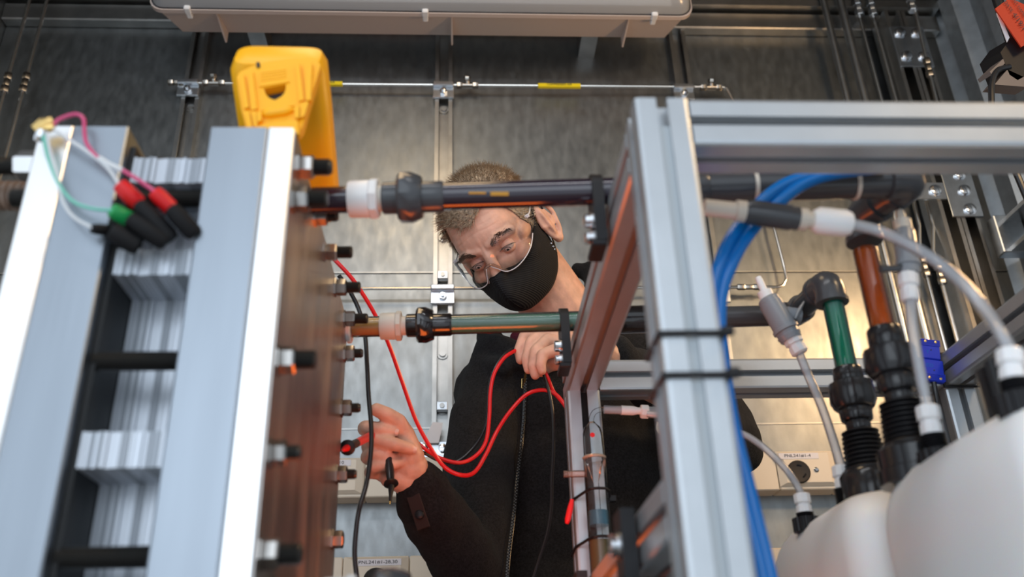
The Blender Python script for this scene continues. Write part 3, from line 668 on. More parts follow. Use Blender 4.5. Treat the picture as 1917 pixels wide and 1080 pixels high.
# ------------------------------------------------------------------ process pipes
def pipe_run(name, label, A, B, px, radii, mats_, zline, ypl):
    """px: pixel columns of plate, bushing, hex, union collar, nut, collar end"""
    A = V(A); B = V(B); d = (B - A).normalized()
    t = thing(name, label, 'pipe', A)
    def at(x): return A + (B - A) * ((x - A.x) / (B.x - A.x))
    X = [P(q, zline, Y=ypl).x for q in px]
    rp, rb_, rh, rc, rn = radii
    return t, at, X, d
def axial(at, x0, x1, prof, n=24):
    a, b_ = at(x0), at(x1); Ln = (b_ - a).length
    return MB().lathe(a, b_ - a, [(u * Ln, r) for u, r in prof], n)
def union_parts(t, at, X, rp, mw, mu, hexd=.0015):
    # X: bushing start, hex start, hex end, collar start, nut start, nut end, collar end
    obj('bushing', axial(at, X[0], X[1], [(0, rp * 1.28), (.06, rp * 1.34), (.9, rp * 1.36), (1, rp * 1.33)]), mw, t)
    a, b_ = at(X[1]), at(X[2]); Ln = (b_ - a).length
    obj('bushing_hex', MB().lathe(a, b_ - a, [(0, rp * 1.42), (Ln * .15, rp * 1.5), (Ln * .85, rp * 1.5), (Ln, rp * 1.4)], 8, .3), mw, t)
    obj('nipple', axial(at, X[2], X[3], [(0, rp * .95), (1, rp * .95)]), NYLONT, t)
    obj('union_collar', axial(at, X[3], X[4], [(0, rp * 1.08), (.08, rp * 1.16), (1, rp * 1.18)]), mu, t)
    a, b_ = at(X[4]), at(X[5]); Ln = (b_ - a).length
    obj('union_nut', MB().lathe(a, b_ - a, [(0, rp * 1.62), (Ln * .12, rp * 1.84), (Ln * .55, rp * 1.86), (Ln * .9, rp * 1.6), (Ln, rp * 1.5)], 10, .2), mu, t)
    obj('union_collar', axial(at, X[5], X[6], [(0, rp * 1.14), (.9, rp * 1.14), (1, rp * 1.06)]), mu, t)
def mk(A, B):
    A = V(A); B = V(B); return lambda x: A + (B - A) * ((x - A.x) / (B.x - A.x))
def elbow(mb, c, d1, d2, r, ln=.022, rim=True):
    """short pipe elbow around c, opening along d1 and d2, with socket rims"""
    c = V(c); d1 = V(d1).normalized(); d2 = V(d2).normalized()
    pts = [c + d1 * ln, c + d1 * ln * .45] + [c + d1 * ln * .45 * (1 - s_) ** 2 + d2 * ln * .45 * s_ ** 2 for s_ in (.3, .5, .7)] + [c + d2 * ln * .45, c + d2 * ln]
    mb.tube(pts, r, 20)
    if rim:
        for d in (d1, d2): mb.cyl(c + d * (ln - .004), c + d * (ln + .001), r * 1.08, n=20)
    return mb
def clampblock(t, x, y, z, zlo):
    m_ = MB(); pl = [(math.cos(a) * .0155, math.sin(a) * .0155 + z) for a in [math.pi * k / 10 for k in range(11)]]
    pl = [(y + u, v) for u, v in pl] + [(y - .0155, zlo), (y + .0155, zlo)]
    o = obj('pipe_clip', m_.prism(pl, (x - .005, 0, 0), (0, 1, 0), (0, 0, 1), (.010, 0, 0)), BLKP, t)
    obj('clip_bolt', bolt(MB(), (x - .005, y - .004, z - .033), (-1, 0, 0), .0065), CHROME, o)
    obj('clip_bolt', bolt(MB(), (x - .005, y - .004, z - .050), (-1, 0, 0), .0055), CHROME, o)
    obj('clip_foot', MB().box(x - .009, x + .004, y - .016, y + .016, zlo - .006, zlo, .001), BLKP, o)
ZP = 1.335
# upper run: dark filled pipe
A = (-.130, .694, ZP); B = (.40, .661, ZP); at = mk(A, B)
t = thing('upper_pipe_run', 'dark pipe with white bushing and grey union passing over the person\'s forehead', 'pipe', A)
XU = [P(q, 368, Y=.688).x for q in (653, 692, 709, 716, 745, 791, 831)]
obj('pipe', axial(at, XF + .0005, XU[0] + .002, [(0, .0122), (1, .0122)]), DPURP, t)
union_parts(t, at, XU, .0124, WPLAS, PVCG)
p_ = obj('pipe', axial(at, XU[6] - .002, .19, [(0, .0122), (1, .0122)]), DPURP, t)
obj('worn_print', MB().box(*(lambda a: (a.x - .003, a.x + .012, a.y - .0125, a.y - .0119, ZP - .006, ZP - .004))(at(.012))).box(*(lambda a: (a.x - .007, a.x + .009, a.y - .0122, a.y - .0117, ZP - .0085, ZP - .0045))(at(.035))), AMBERP, p_)
obj('coupling', axial(at, .18, .222, [(0, .0168), (.9, .0168), (1, .015)]), PVCG, t)
obj('pipe', axial(at, .215, .392, [(0, .0138), (1, .0138)]), PVCG, t)
for x in (.262, .352): obj('clip_ring', axial(at, x, x + .0035, [(0, .0148), (1, .0148)]), NYLONT, t)
clampblock(t, .122, at(.122).y, ZP, ZB - .024)
E1 = V((.405, .661, ZP)); E2 = V((.3815, .722, ZP))
obj('elbow', elbow(MB(), E1, (-1, 0, 0), E2 - E1, .0158, .022), PVCG, t)
obj('pipe', MB().cyl(E1 + (E2 - E1) * .3, E1 + (E2 - E1) * .75, .0138), PVCG, t)
obj('elbow', elbow(MB(), E2, E1 - E2, (0, 0, -1), .0158, .026), PVCG, t)
def zy(py, y, px): return P(px, py, Y=y).z
def drop(t, x, y, tmat, lq, rows, cap_z):
    def col(a, b_, r0, r1=None, n=24, name='fitting', m2=BLKG, ph=0): obj(name, MB().lathe((x, y, a), (0, 0, -1), [(0, r0 * .95), (.0015, r0), (a - b_ - .0015, r1 or r0), (a - b_, (r1 or r0) * .95)], n, ph), m2, t)
    z0, z1, z2, z3, z4, z5, z6 = rows
    obj('sight_tube', MB().cyl((x, y, z0 + .012), (x, y, z1 - .005), .0112, n=24), tmat, t)
    obj('liquid_column', MB().cyl((x, y, z0 + .010), (x, y, z1), .0088, n=20), lq, t)
    col(z1, z2, .0150, .0155, name='union_collar'); 
    obj('union_nut', MB().lathe((x, y, z2), (0, 0, -1), [(0, .0185), (.002, .0222), (z2 - z3 - .008, .0232), (z2 - z3 - .001, .020), (z2 - z3, .018)], 12, .2), BLKG, t)
    col(z3, z4, .0165, .0158, name='union_collar'); col(z4, z5, .0122, name='neck')
    n = 9; h = (z5 - z6) / n; prof = [(0, .0135)]
    for k in range(n): prof += [(k * h + h * .1, .0145 + .0006 * k), (k * h + h * .45, .0182 + .0004 * k), (k * h + h * .6, .0182 + .0004 * k), (k * h + h * .98, .0145 + .0006 * k)]
    obj('bellows', MB().lathe((x, y, z5), (0, 0, -1), prof, 24), BLKP, t)
    Ht = z6 - cap_z; Rr = .0285; obj('tank_cap', MB().lathe((x, y, cap_z), (0, 0, 1), [(0, Rr + .002), (Ht * .38, Rr + .002), (Ht * .42, Rr), (Ht * .9, Rr), (Ht, Rr - .003)], 40), BLKG, t)
    col(z6 + .004, z6 - .001, .0225, name='cap_rim', m2=BLKP)
TZ = 1.092
rowsO = [P(1642, q, Y=.722).z for q in (490, 616, 652, 704, 734, 752, 838)]
liqO = clear('amber_liquid', (.9, .5, .22), .65, .2, 1.3, (.80, .30, .06)); liqG = clear('teal_liquid', (.2, .7, .55), .7, .2, 1.3, (.01, .42, .31))
drop(t, E2.x - .002, .722, ORANT, liqO, rowsO, TZ - .014)
# lower run: clear pipe with green liquid
A = (-.130, .971, ZP); B = (.395, .944, ZP); at = mk(A, B)
t = thing('lower_pipe_run', 'clear pipe of green liquid with brown union passing under the person\'s mask', 'pipe', A)
XL = [P(q, 612, Y=.967).x for q in (712, 741, 752, 761, 780, 812, 846)]
obj('gasket', axial(at, XF + .0004, XF + .005, [(0, .019), (.8, .019), (1, .017)]), NYLON, t)
obj('pipe', axial(at, XF + .004, XL[0] + .002, [(0, .0122), (1, .0122)]), CLEARP, t)
obj('gold_liquid', axial(at, XF + .006, XL[0], [(0, .0098), (1, .0098)]), AMBERP, t)
union_parts(t, at, XL, .0118, NYLONT, SMOKE)
obj('union_core', axial(at, XL[3] + .001, XL[6] - .001, [(0, .0095), (1, .0095)]), OLIVE, t)
obj('pipe', axial(at, XL[6] - .002, .20, [(0, .0118), (1, .0118)]), CLEARP, t)
obj('green_liquid', axial(at, XL[6], .20, [(0, .0097), (1, .0097)]), GREENL, t)
clampblock(t, .122, at(.122).y, ZP, ZB - .024)
obj('coupling', axial(at, .185, .225, [(0, .0165), (.9, .0165), (1, .015)]), SMOKE, t)
obj('pipe', axial(at, .215, .372, [(0, .0125), (1, .0125)]), PVCG, t)
G1 = V((.393, .944, ZP)); G2 = V((.4025, .861, ZP))
obj('elbow', elbow(MB(), G1, (-1, 0, 0), G2 - G1, .0152, .020), PVCG, t)
obj('pipe', MB().cyl(G1 + (G2 - G1) * .2, G1 + (G2 - G1) * .8, .0135), PVCG, t)
obj('elbow', elbow(MB(), G2, G1 - G2, (0, 0, -1), .0165, .024), PVCG, t)
rowsG = [P(1575, q, Y=.861).z for q in (572, 690, 716, 766, 788, 806, 884)]
drop(t, G2.x + .001, .861, TEALT, liqG, rowsG, TZ - .012)
# bottom run, just peeking in at the lower edge
zc3 = P(735, 1059, Y=.69).z - .0225
A = (-.130, .694, zc3 - .001); B = (.40, .661, zc3 - .007); at = mk(A, B)
t = thing('bottom_pipe_run', 'pipe with white bushing and grey union cut off by bottom edge', 'pipe', A)
XU = [P(q, 1085, Y=.688).x for q in (606, 648, 668, 676, 702, 768, 812)]
obj('pipe', axial(at, XF + .0005, XU[0] + .002, [(0, .0122), (1, .0122)]), DPURP, t)
union_parts(t, at, XU, .0124, WPLAS, PVCG)
obj('pipe', axial(at, XU[6] - .002, .15, [(0, .0122), (1, .0122)]), PVCG, t)
for yy, px in ((.676, 0), (.95, 0)):
    m_ = MB(); pl = [(yy + math.cos(a) * .016, zc3 - .002 - math.sin(a) * .016) for a in [math.pi * k / 10 for k in range(11)]] + [(yy - .0155, ZL + .022), (yy + .0155, ZL + .022)]
    if yy < .9:
        o = obj('pipe_clip', m_.prism(pl, (.117, 0, 0), (0, 1, 0), (0, 0, 1), (.011, 0, 0)), BLKP, t)
        obj('clip_bolt', bolt(MB(), (.117, yy - .003, ZL - .003), (-1, 0, 0), .0085), CHROME, o)
    else: single('pipe_clip', m_.prism(pl, (.117, 0, 0), (0, 1, 0), (0, 0, 1), (.011, 0, 0)), BLKP, 'black pipe clip at bottom edge below the glass bubbler', 'clip')

# ------------------------------------------------------------------ tanks
def tank(name, label, x0, x1, y0, y1, zt, rad=.035):
    t = thing(name, label, 'tank', ((x0 + x1) / 2, (y0 + y1) / 2, .62))
    lv = [(.62, .012), (.63, .004), (.66, 0)] + [(.66 + (zt - .715) * k / 4, 0) for k in (1, 2, 3, 4)]
    lv += [(zt - .055 + .055 * math.sin(a), .055 * (1 - math.cos(a))) for a in [math.pi / 2 * k / 7 for k in range(1, 8)]]
    R_ = []
    for z, ins in lv: R_.append([V((a, b_, z)) for a, b_ in rrect(x0 + ins * .55, x1 - ins * .55, y0 + ins * .55, y1 - ins * .55, rad, 6)])
    n = len(R_[0]); m_ = MB(); m_.v = [q for r_ in R_ for q in r_]
    m_.f = [(i * n + j, i * n + (j + 1) % n, (i + 1) * n + (j + 1) % n, (i + 1) * n + j) for i in range(len(R_) - 1) for j in range(n)] + [tuple(range(n)), tuple(range((len(R_) - 1) * n, len(R_) * n))]
    obj('body', m_, HDPE, t, ang=50)
    obj('stand', MB().box(x0 + .01, x1 - .01, y0 + .005, y1 - .005, 0, .62), INSUL, t)
    return t
tk2 = tank('storage_tank', 'large white plastic tank nearest the camera at lower right', .346, .60, .505, .757, TZ - .002)
tk1 = tank('storage_tank', 'white plastic tank behind the nearest tank, left of it', .337, .60, .766, 1.02, TZ)
for tk, y_, z_ in ((tk1, .93, .995), (tk1, .86, .985), (tk2, .65, .97)):
    obj('moulded_panel', MB().box(.3358 if tk is tk1 else .3448, .341 if tk is tk1 else .350, y_ - .012, y_ + .012, z_ - .03, z_ + .012, .0015), HDPE, tk)
def lid(name, label, c, r, h, n=24, m2=BLKP, rib_=.003):
    m_ = MB(); pl = []
    for i in range(n * 4):
        a = 2 * math.pi * i / (n * 4); q = r + (rib_ if i % 4 in (0, 1) else 0); pl.append((q * math.cos(a), q * math.sin(a)))
    m_.prism(pl, c, (1, 0, 0), (0, 1, 0), (0, 0, h)); return m_
lidc = P(1880, 760, Y=.62)
t = thing('screw_lid', 'big black ribbed screw lid on the nearest white tank', 'lid', (.466, .640, TZ))
obj('lid', lid('', '', (.466, .640, TZ + .003), .051, .058, 14, BLKG, .004), BLKG, t)

# ------------------------------------------------------------------ valves, fittings and tubing
def compress(mb, a, b_, r, n=8):
    """white compression fitting: two nuts with a waist"""
    a = V(a); b_ = V(b_); Ln = (b_ - a).length; d = b_ - a
    mb.lathe(a, d, [(0, r * .8), (Ln * .06, r), (Ln * .44, r), (Ln * .5, r * .8), (Ln * .56, r * .78), (Ln * .6, r * .9), (Ln * .92, r * .92), (Ln, r * .75)], n, .2); return mb
def seg(pa, pb, y): return P(*pa, Y=y), P(*pb, Y=y)
v1 = thing('sample_valve', 'light grey sample valve with white tip beside green tube elbow', 'valve', P(1462, 590, Y=.90))
a, b_ = seg((1419, 519), (1434, 552), .90); obj('tip', MB().lathe(a, b_ - a, [(0, .0035), (.004, .0042), ((b_ - a).length, .0042)], 14), NYLON, v1)
a, b_ = seg((1431, 546), (1439, 564), .90); obj('collar', MB().cyl(a, b_, .0085, n=18), NYLON, v1)
a, b_ = seg((1437, 558), (1482, 636), .90); Ln = (b_ - a).length
obj('body', MB().lathe(a, b_ - a, [(0, .0105), (.002, .0122), (Ln * .12, .0122), (Ln * .13, .0132), (Ln * .72, .0135), (Ln * .73, .015), (Ln * .79, .015), (Ln * .8, .0128), (Ln * .88, .0125), (Ln * .89, .0135), (Ln, .0118)], 24), PVCL, v1)
a, b_ = seg((1479, 628), (1499, 662), .90); obj('compression_fitting', compress(MB(), a, b_, .0105, 10), NYLON, v1)
a, b_ = seg((1468, 588), (1498, 592), .905); obj('stub', MB().cyl(a, b_, .009), PVCL, v1)
a = P(1494, 588, Y=.90); obj('lever', MB().tube(L((1488, 598, .898), (1494, 584, .897), (1507, 562, .896)), [.0035, .0055, .002], 8, upv=(0, 1, 0), flat=.5), PVCL, v1)
obj('tubing', MB().tube(L((1494, 655, .90), (1512, 700, .90), (1538, 760, .89), (1560, 825, .88), (1575, 876, .88)), .0048, 12, 6), MILK, v1)
def tank_fitting(parent, pa, pb, pc, y, r, tb):
    a, b_ = seg(pa, pb, y); obj('compression_fitting', compress(MB(), a, b_, r, 10), NYLON, parent)
    c = P(*pc, Y=y); m_ = MB(); Ln = max(.012, b_.z - (TZ - .006)); rod(m_, (b_.x, y, b_.z + .002), (b_.x, y, TZ - .004), r * 1.05, .0022, 18); obj('threaded_stem', m_, BLKP, parent)
    obj('stem_base', lid('', '', (b_.x, y, TZ - .012), r * 1.45, .014, 16, BLKP, .0012), BLKP, parent)
tank_fitting(v1, (1574, 872), (1580, 918), (1583, 940), .88, .0095, None)
v2 = thing('sample_valve', 'grey upright valve with cream tip right of the amber tube', 'valve', P(1700, 470, Y=.68))
a, b_ = seg((1684, 394), (1689, 418), .68); obj('tip', MB().lathe(a, b_ - a, [(0, .003), (.002, .0038), ((b_ - a).length * .6, .0042), ((b_ - a).length, .0062)], 14), NYLONT, v2)
a, b_ = seg((1688, 414), (1692, 434), .68); obj('collar', MB().cyl(a, b_, .0078, n=18), NYLONT, v2)
a, b_ = seg((1691, 430), (1702, 514), .68); Ln = (b_ - a).length
obj('body', MB().lathe(a, b_ - a, [(0, .0075), (.003, .0092), (Ln * .75, .0098), (Ln * .76, .0108), (Ln * .82, .0108), (Ln * .83, .0095), (Ln, .009)], 22), PVCL, v2)
a, b_ = seg((1699, 512), (1704, 564), .68); obj('compression_fitting', compress(MB(), a, b_, .0088, 10), NYLON, v2)
obj('lever', MB().tube(L((1694, 500, .678), (1672, 503, .678), (1648, 503, .678)), [.004, .003, .0036], 8), PVCG, v2)
obj('tubing', MB().tube(L((1704, 560, .68), (1708, 610, .68), (1717, 670, .68), (1727, 720, .68), (1737, 766, .68)), .0048, 12, 6), MILK, v2)
tank_fitting(v2, (1735, 760), (1746, 818), (1750, 835), .68, .0095, None)
v3 = thing('sample_valve', 'dark grey horizontal valve with cream nut feeding the long milky tube', 'valve', P(1440, 403, Y=.62))
a, b_ = seg((1318, 388), (1402, 397), .62); obj('inlet', MB().lathe(a, b_ - a, [(0, .007), ((b_ - a).length * .7, .007), ((b_ - a).length * .71, .009), ((b_ - a).length, .009)], 16), NYLONT, v3)
a, b_ = seg((1395, 396), (1494, 410), .62); Ln = (b_ - a).length
obj('body', MB().lathe(a, b_ - a, [(0, .009), (.003, .0105), (Ln * .85, .0105), (Ln * .86, .0095), (Ln, .0095)], 22), PVCG, v3)
a, b_ = seg((1490, 409), (1522, 413), .62); obj('ferrule', MB().lathe(a, b_ - a, [(0, .0092), ((b_ - a).length * .6, .0092), ((b_ - a).length * .62, .007), ((b_ - a).length, .007)], 16), NYLONT, v3)
a, b_ = seg((1521, 412), (1592, 419), .62); Ln = (b_ - a).length; obj('nut', MB().lathe(a, b_ - a, [(0, .0085), (Ln * .15, .0112), (Ln * .85, .0112), (Ln, .0095)], 10, .2), NYLON, v3)
obj('tubing', MB().tube(L((1588, 418, .62), (1650, 434, .615), (1720, 468, .60), (1785, 515, .585), (1838, 572, .57), (1872, 622, .555), (1894, 662, .55)), .0048, 12, 6), MILK, v3)
tank_fitting(v3, (1890, 655), (1897, 716), (1900, 740), .55, .0092, None)
hc = thing('clear_hose', 'clear hose arching from behind the post to a white fitting', 'hose', P(1450, 860, Y=.93))
obj('tubing', MB().tube(L((1212, 775, 1.01), (1290, 782, .99), (1375, 806, .96), (1420, 830, .945), (1462, 868, .93), (1486, 898, .925), (1501, 926, .92)), .0038, 12, 6), MILK, hc)
tank_fitting(hc, (1500, 924), (1507, 963), (1510, 975), .92, .0088, None)
bl = []
for k, lab in enumerate(('upper of two translucent blue air tubes curving down behind the frame', 'lower of two translucent blue air tubes curving down behind the frame')):
    dx = 22 * k
    pts = L((1640 + dx, 312, .64), (1540 + dx, 325, .64), (1470 + dx * 1.5, 345, .64), (1415 + dx * 1.5, 388, .64), (1372 + dx * 1.3, 440, .64), (1347 + dx, 495, .64), (1334 + dx * .7, 555, .645), (1336 + dx * .6, 640, .65), (1356 + dx * .6, 780, .66), (1392 + dx * .6, 930, .66), (1424 + dx * .6, 1060, .66), (1440 + dx * .6, 1140, .66))
    single('air_tube', MB().tube(pts, .0056, 12, 6), BLUET, lab, 'tube', 'blue air tubes')

# ------------------------------------------------------------------ thermocouple connector pair
tc = thing('thermocouple_connector', 'bright blue miniature plug and socket pair hanging at the rear beam', 'connector', P(1740, 675, Y=1.03))
def blk(c0, c1, w0, lab, flip):
    A = P(*c0, Y=1.03); B = P(*c1, Y=1.03); d = (B - A).normalized(); u = V((1, 0, 0)); u = (u - d * u.dot(d)).normalized(); n = V((0, -1, 0)); n = (n - d * n.dot(d)).normalized(); Ln = (B - A).length
    Mx = Matrix((u, d, n)).transposed().to_4x4(); Mx.translation = A
    o = obj('plug' if not flip else 'socket', MB().box(-w0, w0, 0, Ln, -.004, .004, .0012, M=Mx), BLUETR, tc)
    for k in range(5):
        yy = Ln * ((.06 + .065 * k) if not flip else (.94 - .065 * k))
        obj('grip_ridge', MB().box(-w0 - .0004, w0 + .0004, yy - .0006, yy + .0006, .0036, .0048, M=Mx), BLUETR, o)
    for sx in (-.55, .55):
        yy = Ln * (.14 if not flip else .86); m_ = MB().lathe(Mx @ V((sx * w0, yy, .0035)), n, [(0, .0017), (.0016, .0017), (.0018, .0012), (.0018, 0)], 12); obj('screw', m_, BRASS, o)
        yy = Ln * (.3 if not flip else .7); m_ = MB().lathe(Mx @ V((sx * w0, yy, .0038)), n, [(0, .001), (.0009, .001), (.0009, 0)], 10); obj('pin_hole', m_, INK, o)
    m_ = MB().lathe(Mx @ V((0, Ln * (.55 if not flip else .5), .0038)), n, [(0, .0009), (.0008, .0009), (.0008, 0)], 10); obj('pin_hole', m_, INK, o)
    text('lettering', 'T' if not flip else 'CO', Mx @ V((-w0 * .4, Ln * .68 if not flip else Ln * .3, .0042)), u, -d, .006, BLUET, o)
blk((1738, 637), (1742, 674), .0118, '', False); blk((1744, 675), (1748, 716), .0128, '', True)
obj('cable', MB().tube(L((1748, 716, 1.03), (1752, 740, 1.03), (1758, 780, 1.035), (1768, 830, 1.035), (1775, 900, 1.035)), [.0035, .0026, .002, .002, .002], 8, 4), BLKC, tc)
obj('hook', MB().box(P(1730, 650, Y=1.03).x, P(1742, 650, Y=1.03).x, 1.034, 1.046, ZB - .004, ZB + .004), BLUETR, tc)

# ------------------------------------------------------------------ glass bubbler on the rear post
BY = 1.0305; bx = P(1114, 880, Y=BY).x
gb = thing('glass_bubbler', 'glass bubbler with blue crystals tied to the rear post', 'bubbler', (bx, BY, .97))
zt = P(1112, 793, Y=BY).z; zr = P(1114, 857, Y=BY).z; zb_ = .96
obj('glass_body', MB().lathe((bx, BY, zb_), (0, 0, 1), [(0, .0139), (zr - zb_ - .002, .0132), (zr - zb_, .0140), (zr - zb_ + .002, .0125), (zt - zb_ - .012, .0118), (zt - zb_ - .005, .0098), (zt - zb_ - .001, .006), (zt - zb_ + .002, .0038)], 28), GLASS, gb)
obj('joint_ring', MB().lathe((bx, BY, zr - .0015), (0, 0, 1), [(0, .0136), (.0015, .0144), (.003, .0136)], 28), clear('frosted_joint', (.9, .87, .8), .5, .1, 1.5, (.75, .66, .52)), gb)
obj('inner_tube', MB().lathe((bx, BY, zb_ + .002), (0, 0, 1), [(0, .0035), (zr - zb_ - .03, .0035), (zr - zb_ - .006, .0105), (zr - zb_ - .004, .0108)], 18), GLASS, gb)
q = P(1107, 778, Y=BY)
obj('outlet_bend', MB().tube([(bx, BY, zt), (bx, BY, zt + .006), (bx + .004, BY, zt + .014), (bx + .012, BY, zt + .0175), (bx + .024, BY, zt + .0175)], .0032, 12, 4), GLASS, gb)
z7 = zt + .0175
def xr(px): return P(px, 768, Y=BY).x
obj('hose_sleeve', MB().lathe((xr(1131), BY, z7), (1, 0, -.05), [(0, .0052), (xr(1168) - xr(1131), .0052)], 14), MILK, gb)
obj('reducer', MB().lathe((xr(1163), BY, z7 - .001), (1, 0, -.06), [(0, .0056), (.014, .0056), (.02, .0042), (xr(1202) - xr(1163), .0042)], 16), NYLON, gb)
obj('nut', MB().lathe((xr(1199), BY, z7 - .003), (1, 0, -.06), [(0, .0078), (.001, .0086), (.0085, .0086), (.0095, .0075)], 8), NYLON, gb)
obj('valve_body', MB().lathe((xr(1212), BY, z7 - .004), (1, 0, -.06), [(0, .007), (.03, .007)], 14), PVCL, gb)
za_ = P(1080, 887, Y=BY).z; obj('side_arm', MB().cyl((P(1055, 887, Y=BY).x, BY, za_), (bx - .011, BY, za_), .0042, n=14), clear('pink_glass', (.92, .82, .78), .15, .05, 1.5, (.8, .6, .5)), gb)
obj('blue_crystals', MB().cyl((bx, BY, P(1118, 984, Y=BY).z), (bx, BY, P(1118, 957, Y=BY).z), .0118, n=20), clear('blue_bed', (.35, .62, .74), .45, .1, 1.3, (.06, .24, .36)), gb)
obj('olive_liquid', MB().cyl((bx, BY, zb_ + .002), (bx, BY, P(1118, 1012, Y=BY).z), .0122, n=20), OLIVE, gb)
obj('red_mark', MB().lathe((bx - .002, BY - .0122, P(1107, 820, Y=BY).z), (0, -1, 0), [(0, .003), (.0004, .003), (.0004, 0)], 10), RED, gb)
for py, lab, tl in ((914, 'black cable tie round the bubbler, upper one with the lock head', 1), (1004, 'black cable tie round the bubbler, lower one above olive liquid', 0)):
    t = thing('cable_tie', lab, 'cable tie', (XR, BY, P(1114, py, Y=BY).z)); z = P(1114, py, Y=BY - .014).z
    pts = [(XR - .0215, YR + .022, z - .008), (XR - .0215, YR - .0205, z - .006), (bx - .0135, BY - .004, z - .001), (bx - .008, BY - .0135, z), (bx, BY - .0155, z), (bx + .008, BY - .0135, z), (bx + .0135, BY - .004, z), (XR + .0215, YR - .0205, z - .006), (XR + .0215, YR + .022, z - .008), (XR - .0215, YR + .022, z - .008)]
    obj('strap', MB().tube(pts, .0017, 8), BLKP, t)
    if tl: obj('lock_head', MB().box(XR + .02, XR + .029, YR - .027, YR - .019, z - .01, z - .002, .001), BLKP, t)

# ================================================================== the man
def remesh(mb, voxel, smooth=4, post=None):
    me = bpy.data.meshes.new('tmp'); me.from_pydata([tuple(q) for q in mb.v], [], mb.f)
    bm = bmesh.new(); bm.from_mesh(me); bmesh.ops.recalc_face_normals(bm, faces=bm.faces); bm.to_mesh(me); bm.free()
    o = bpy.data.objects.new('tmp', me); COL.objects.link(o)
    r = o.modifiers.new('r', 'REMESH'); r.mode = 'VOXEL'; r.voxel_size = voxel
    if smooth: s_ = o.modifiers.new('s', 'SMOOTH'); s_.factor = .5; s_.iterations = smooth
    bpy.context.view_layer.update()
    dg = bpy.context.evaluated_depsgraph_get(); me2 = bpy.data.meshes.new_from_object(o.evaluated_get(dg))
    bpy.data.objects.remove(o)
    n = len(me2.vertices); co = np.zeros(n * 3, np.float32); me2.vertices.foreach_get('co', co); co = co.reshape(-1, 3)
    me2.calc_loop_triangles() if False else None
    fs = [tuple(p.vertices) for p in me2.polygons]; nr = np.zeros(n * 3, np.float32); me2.vertices.foreach_get('normal', nr)
    bpy.data.meshes.remove(me2)
    return co.astype(float), fs, nr.reshape(-1, 3).astype(float)
class Raw:
    def __init__(s, v, f): s.v = v; s.f = f

def norm(v): v = V(v); return v.normalized()
# head frame: x to his right, y out of the face, z to the crown
hy = CW(-.16, -.47, -.87).normalized(); hz = CW(-.50, .84, 0); hz = (hz - hy * hz.dot(hy)).normalized(); hx = hy.cross(hz).normalized()
HS = .96
EYE = P(919, 480, Y=1.29)
HO = EYE - hy * (.086 * HS)
HM = Matrix((hx * HS, hy * HS, hz * HS)).transposed().to_4x4(); HM.translation = HO
HR = Matrix((hx, hy, hz)).transposed()
def h(x, y, z): return HM @ V((x, y, z))
hb = MB()
def he(c, r): hb.sphere(h(*c), [k * HS for k in r], 28, 18, HR)
he((0, -.012, .034), (.076, .098, .087)); he((0, .022, .022), (.067, .073, .070)); he((0, .022, -.030), (.062, .066, .066)); he((0, .030, -.072), (.048, .052, .042))
for s_ in (-1, 1):
    he((s_ * .040, .052, -.036), (.026, .030, .026)); hb.chain([h(s_ * .006, .088, .019), h(s_ * .028, .085, .022), h(s_ * .050, .068, .017)], [.0085, .0105, .010])
    he((s_ * .052, .030, .000), (.018, .03, .022))
hb.chain([h(0, .088, .016), h(0, .100, -.010), h(0, .113, -.034)], [.0085, .0095, .012])
he((0, .086, -.058), (.022, .016, .016))
# ears
for s_ in (-1, 1):
    n = 20; base = V((s_ * .081, -.010, -.026)); ring = []
    for k in range(n):
        a = 2 * math.pi * k / n; yy = .0202 * math.cos(a) * (1.0 if math.sin(a) > -.2 else .75); zz = .036 * math.sin(a)
        out = .004 + (.016 * (.5 - .5 * math.cos(a)))
        ring.append(h(base.x - s_ * .006 + s_ * out, base.y + yy - .006 * math.sin(a), base.z + zz))
    for k in range(n): hb.cyl(ring[k], ring[(k + 1) % n], .0044, n=8); hb.sphere(ring[k], .0044, 8, 6)
    c_ = h(base.x + s_ * .001, base.y - .001, base.z)
    hb.sphere(c_, [.0065, .0215, .036], 14, 10, HR @ Euler((0, 0, s_ * -.42)).to_matrix())
    hb.sphere(h(base.x + s_ * .003, base.y + .003, base.z - .036), .0092, 10, 8)
    hb.chain([h(base.x + s_ * .008, base.y - .005, base.z + .018), h(base.x + s_ * .010, base.y - .008, base.z), h(base.x + s_ * .007, base.y - .002, base.z - .014)], [.003, .0042, .003], 8)
    hb.sphere(h(base.x + s_ * .001, base.y + .016, base.z - .004), .0055, 8, 6)
SR_ = P(925, 735, Y=1.47); SL_ = P(1240, 708, Y=1.51)
# neck and trunk under the jacket
NB = P(1062, 610, Y=1.46)
hb.chain([h(0, -.02, -.02), h(0, -.028, -.075), NB], [.056, .056, .066], 22)
hb.chain([NB, P(1065, 760, Y=1.53), SR_, ], [.062, .05, .03], 20); hb.chain([P(1065, 760, Y=1.53), SL_], [.05, .03], 16)
# hands
FN = []     # nails
def finger(pts, rs, nail=None, ns=1.0):
    pts = L(*pts); rs = [q * .9 for q in rs]; hb.chain(pts, rs, 12)
    if nail is not None:
        d = (pts[-1] - pts[-2]).normalized(); up = CW(*nail); up = (up - d * up.dot(d)).normalized(); FN.append((pts[-1] + up * rs[-1] * .80 + d * rs[-1] * .15, d, up, rs[-1] * .80 * ns))
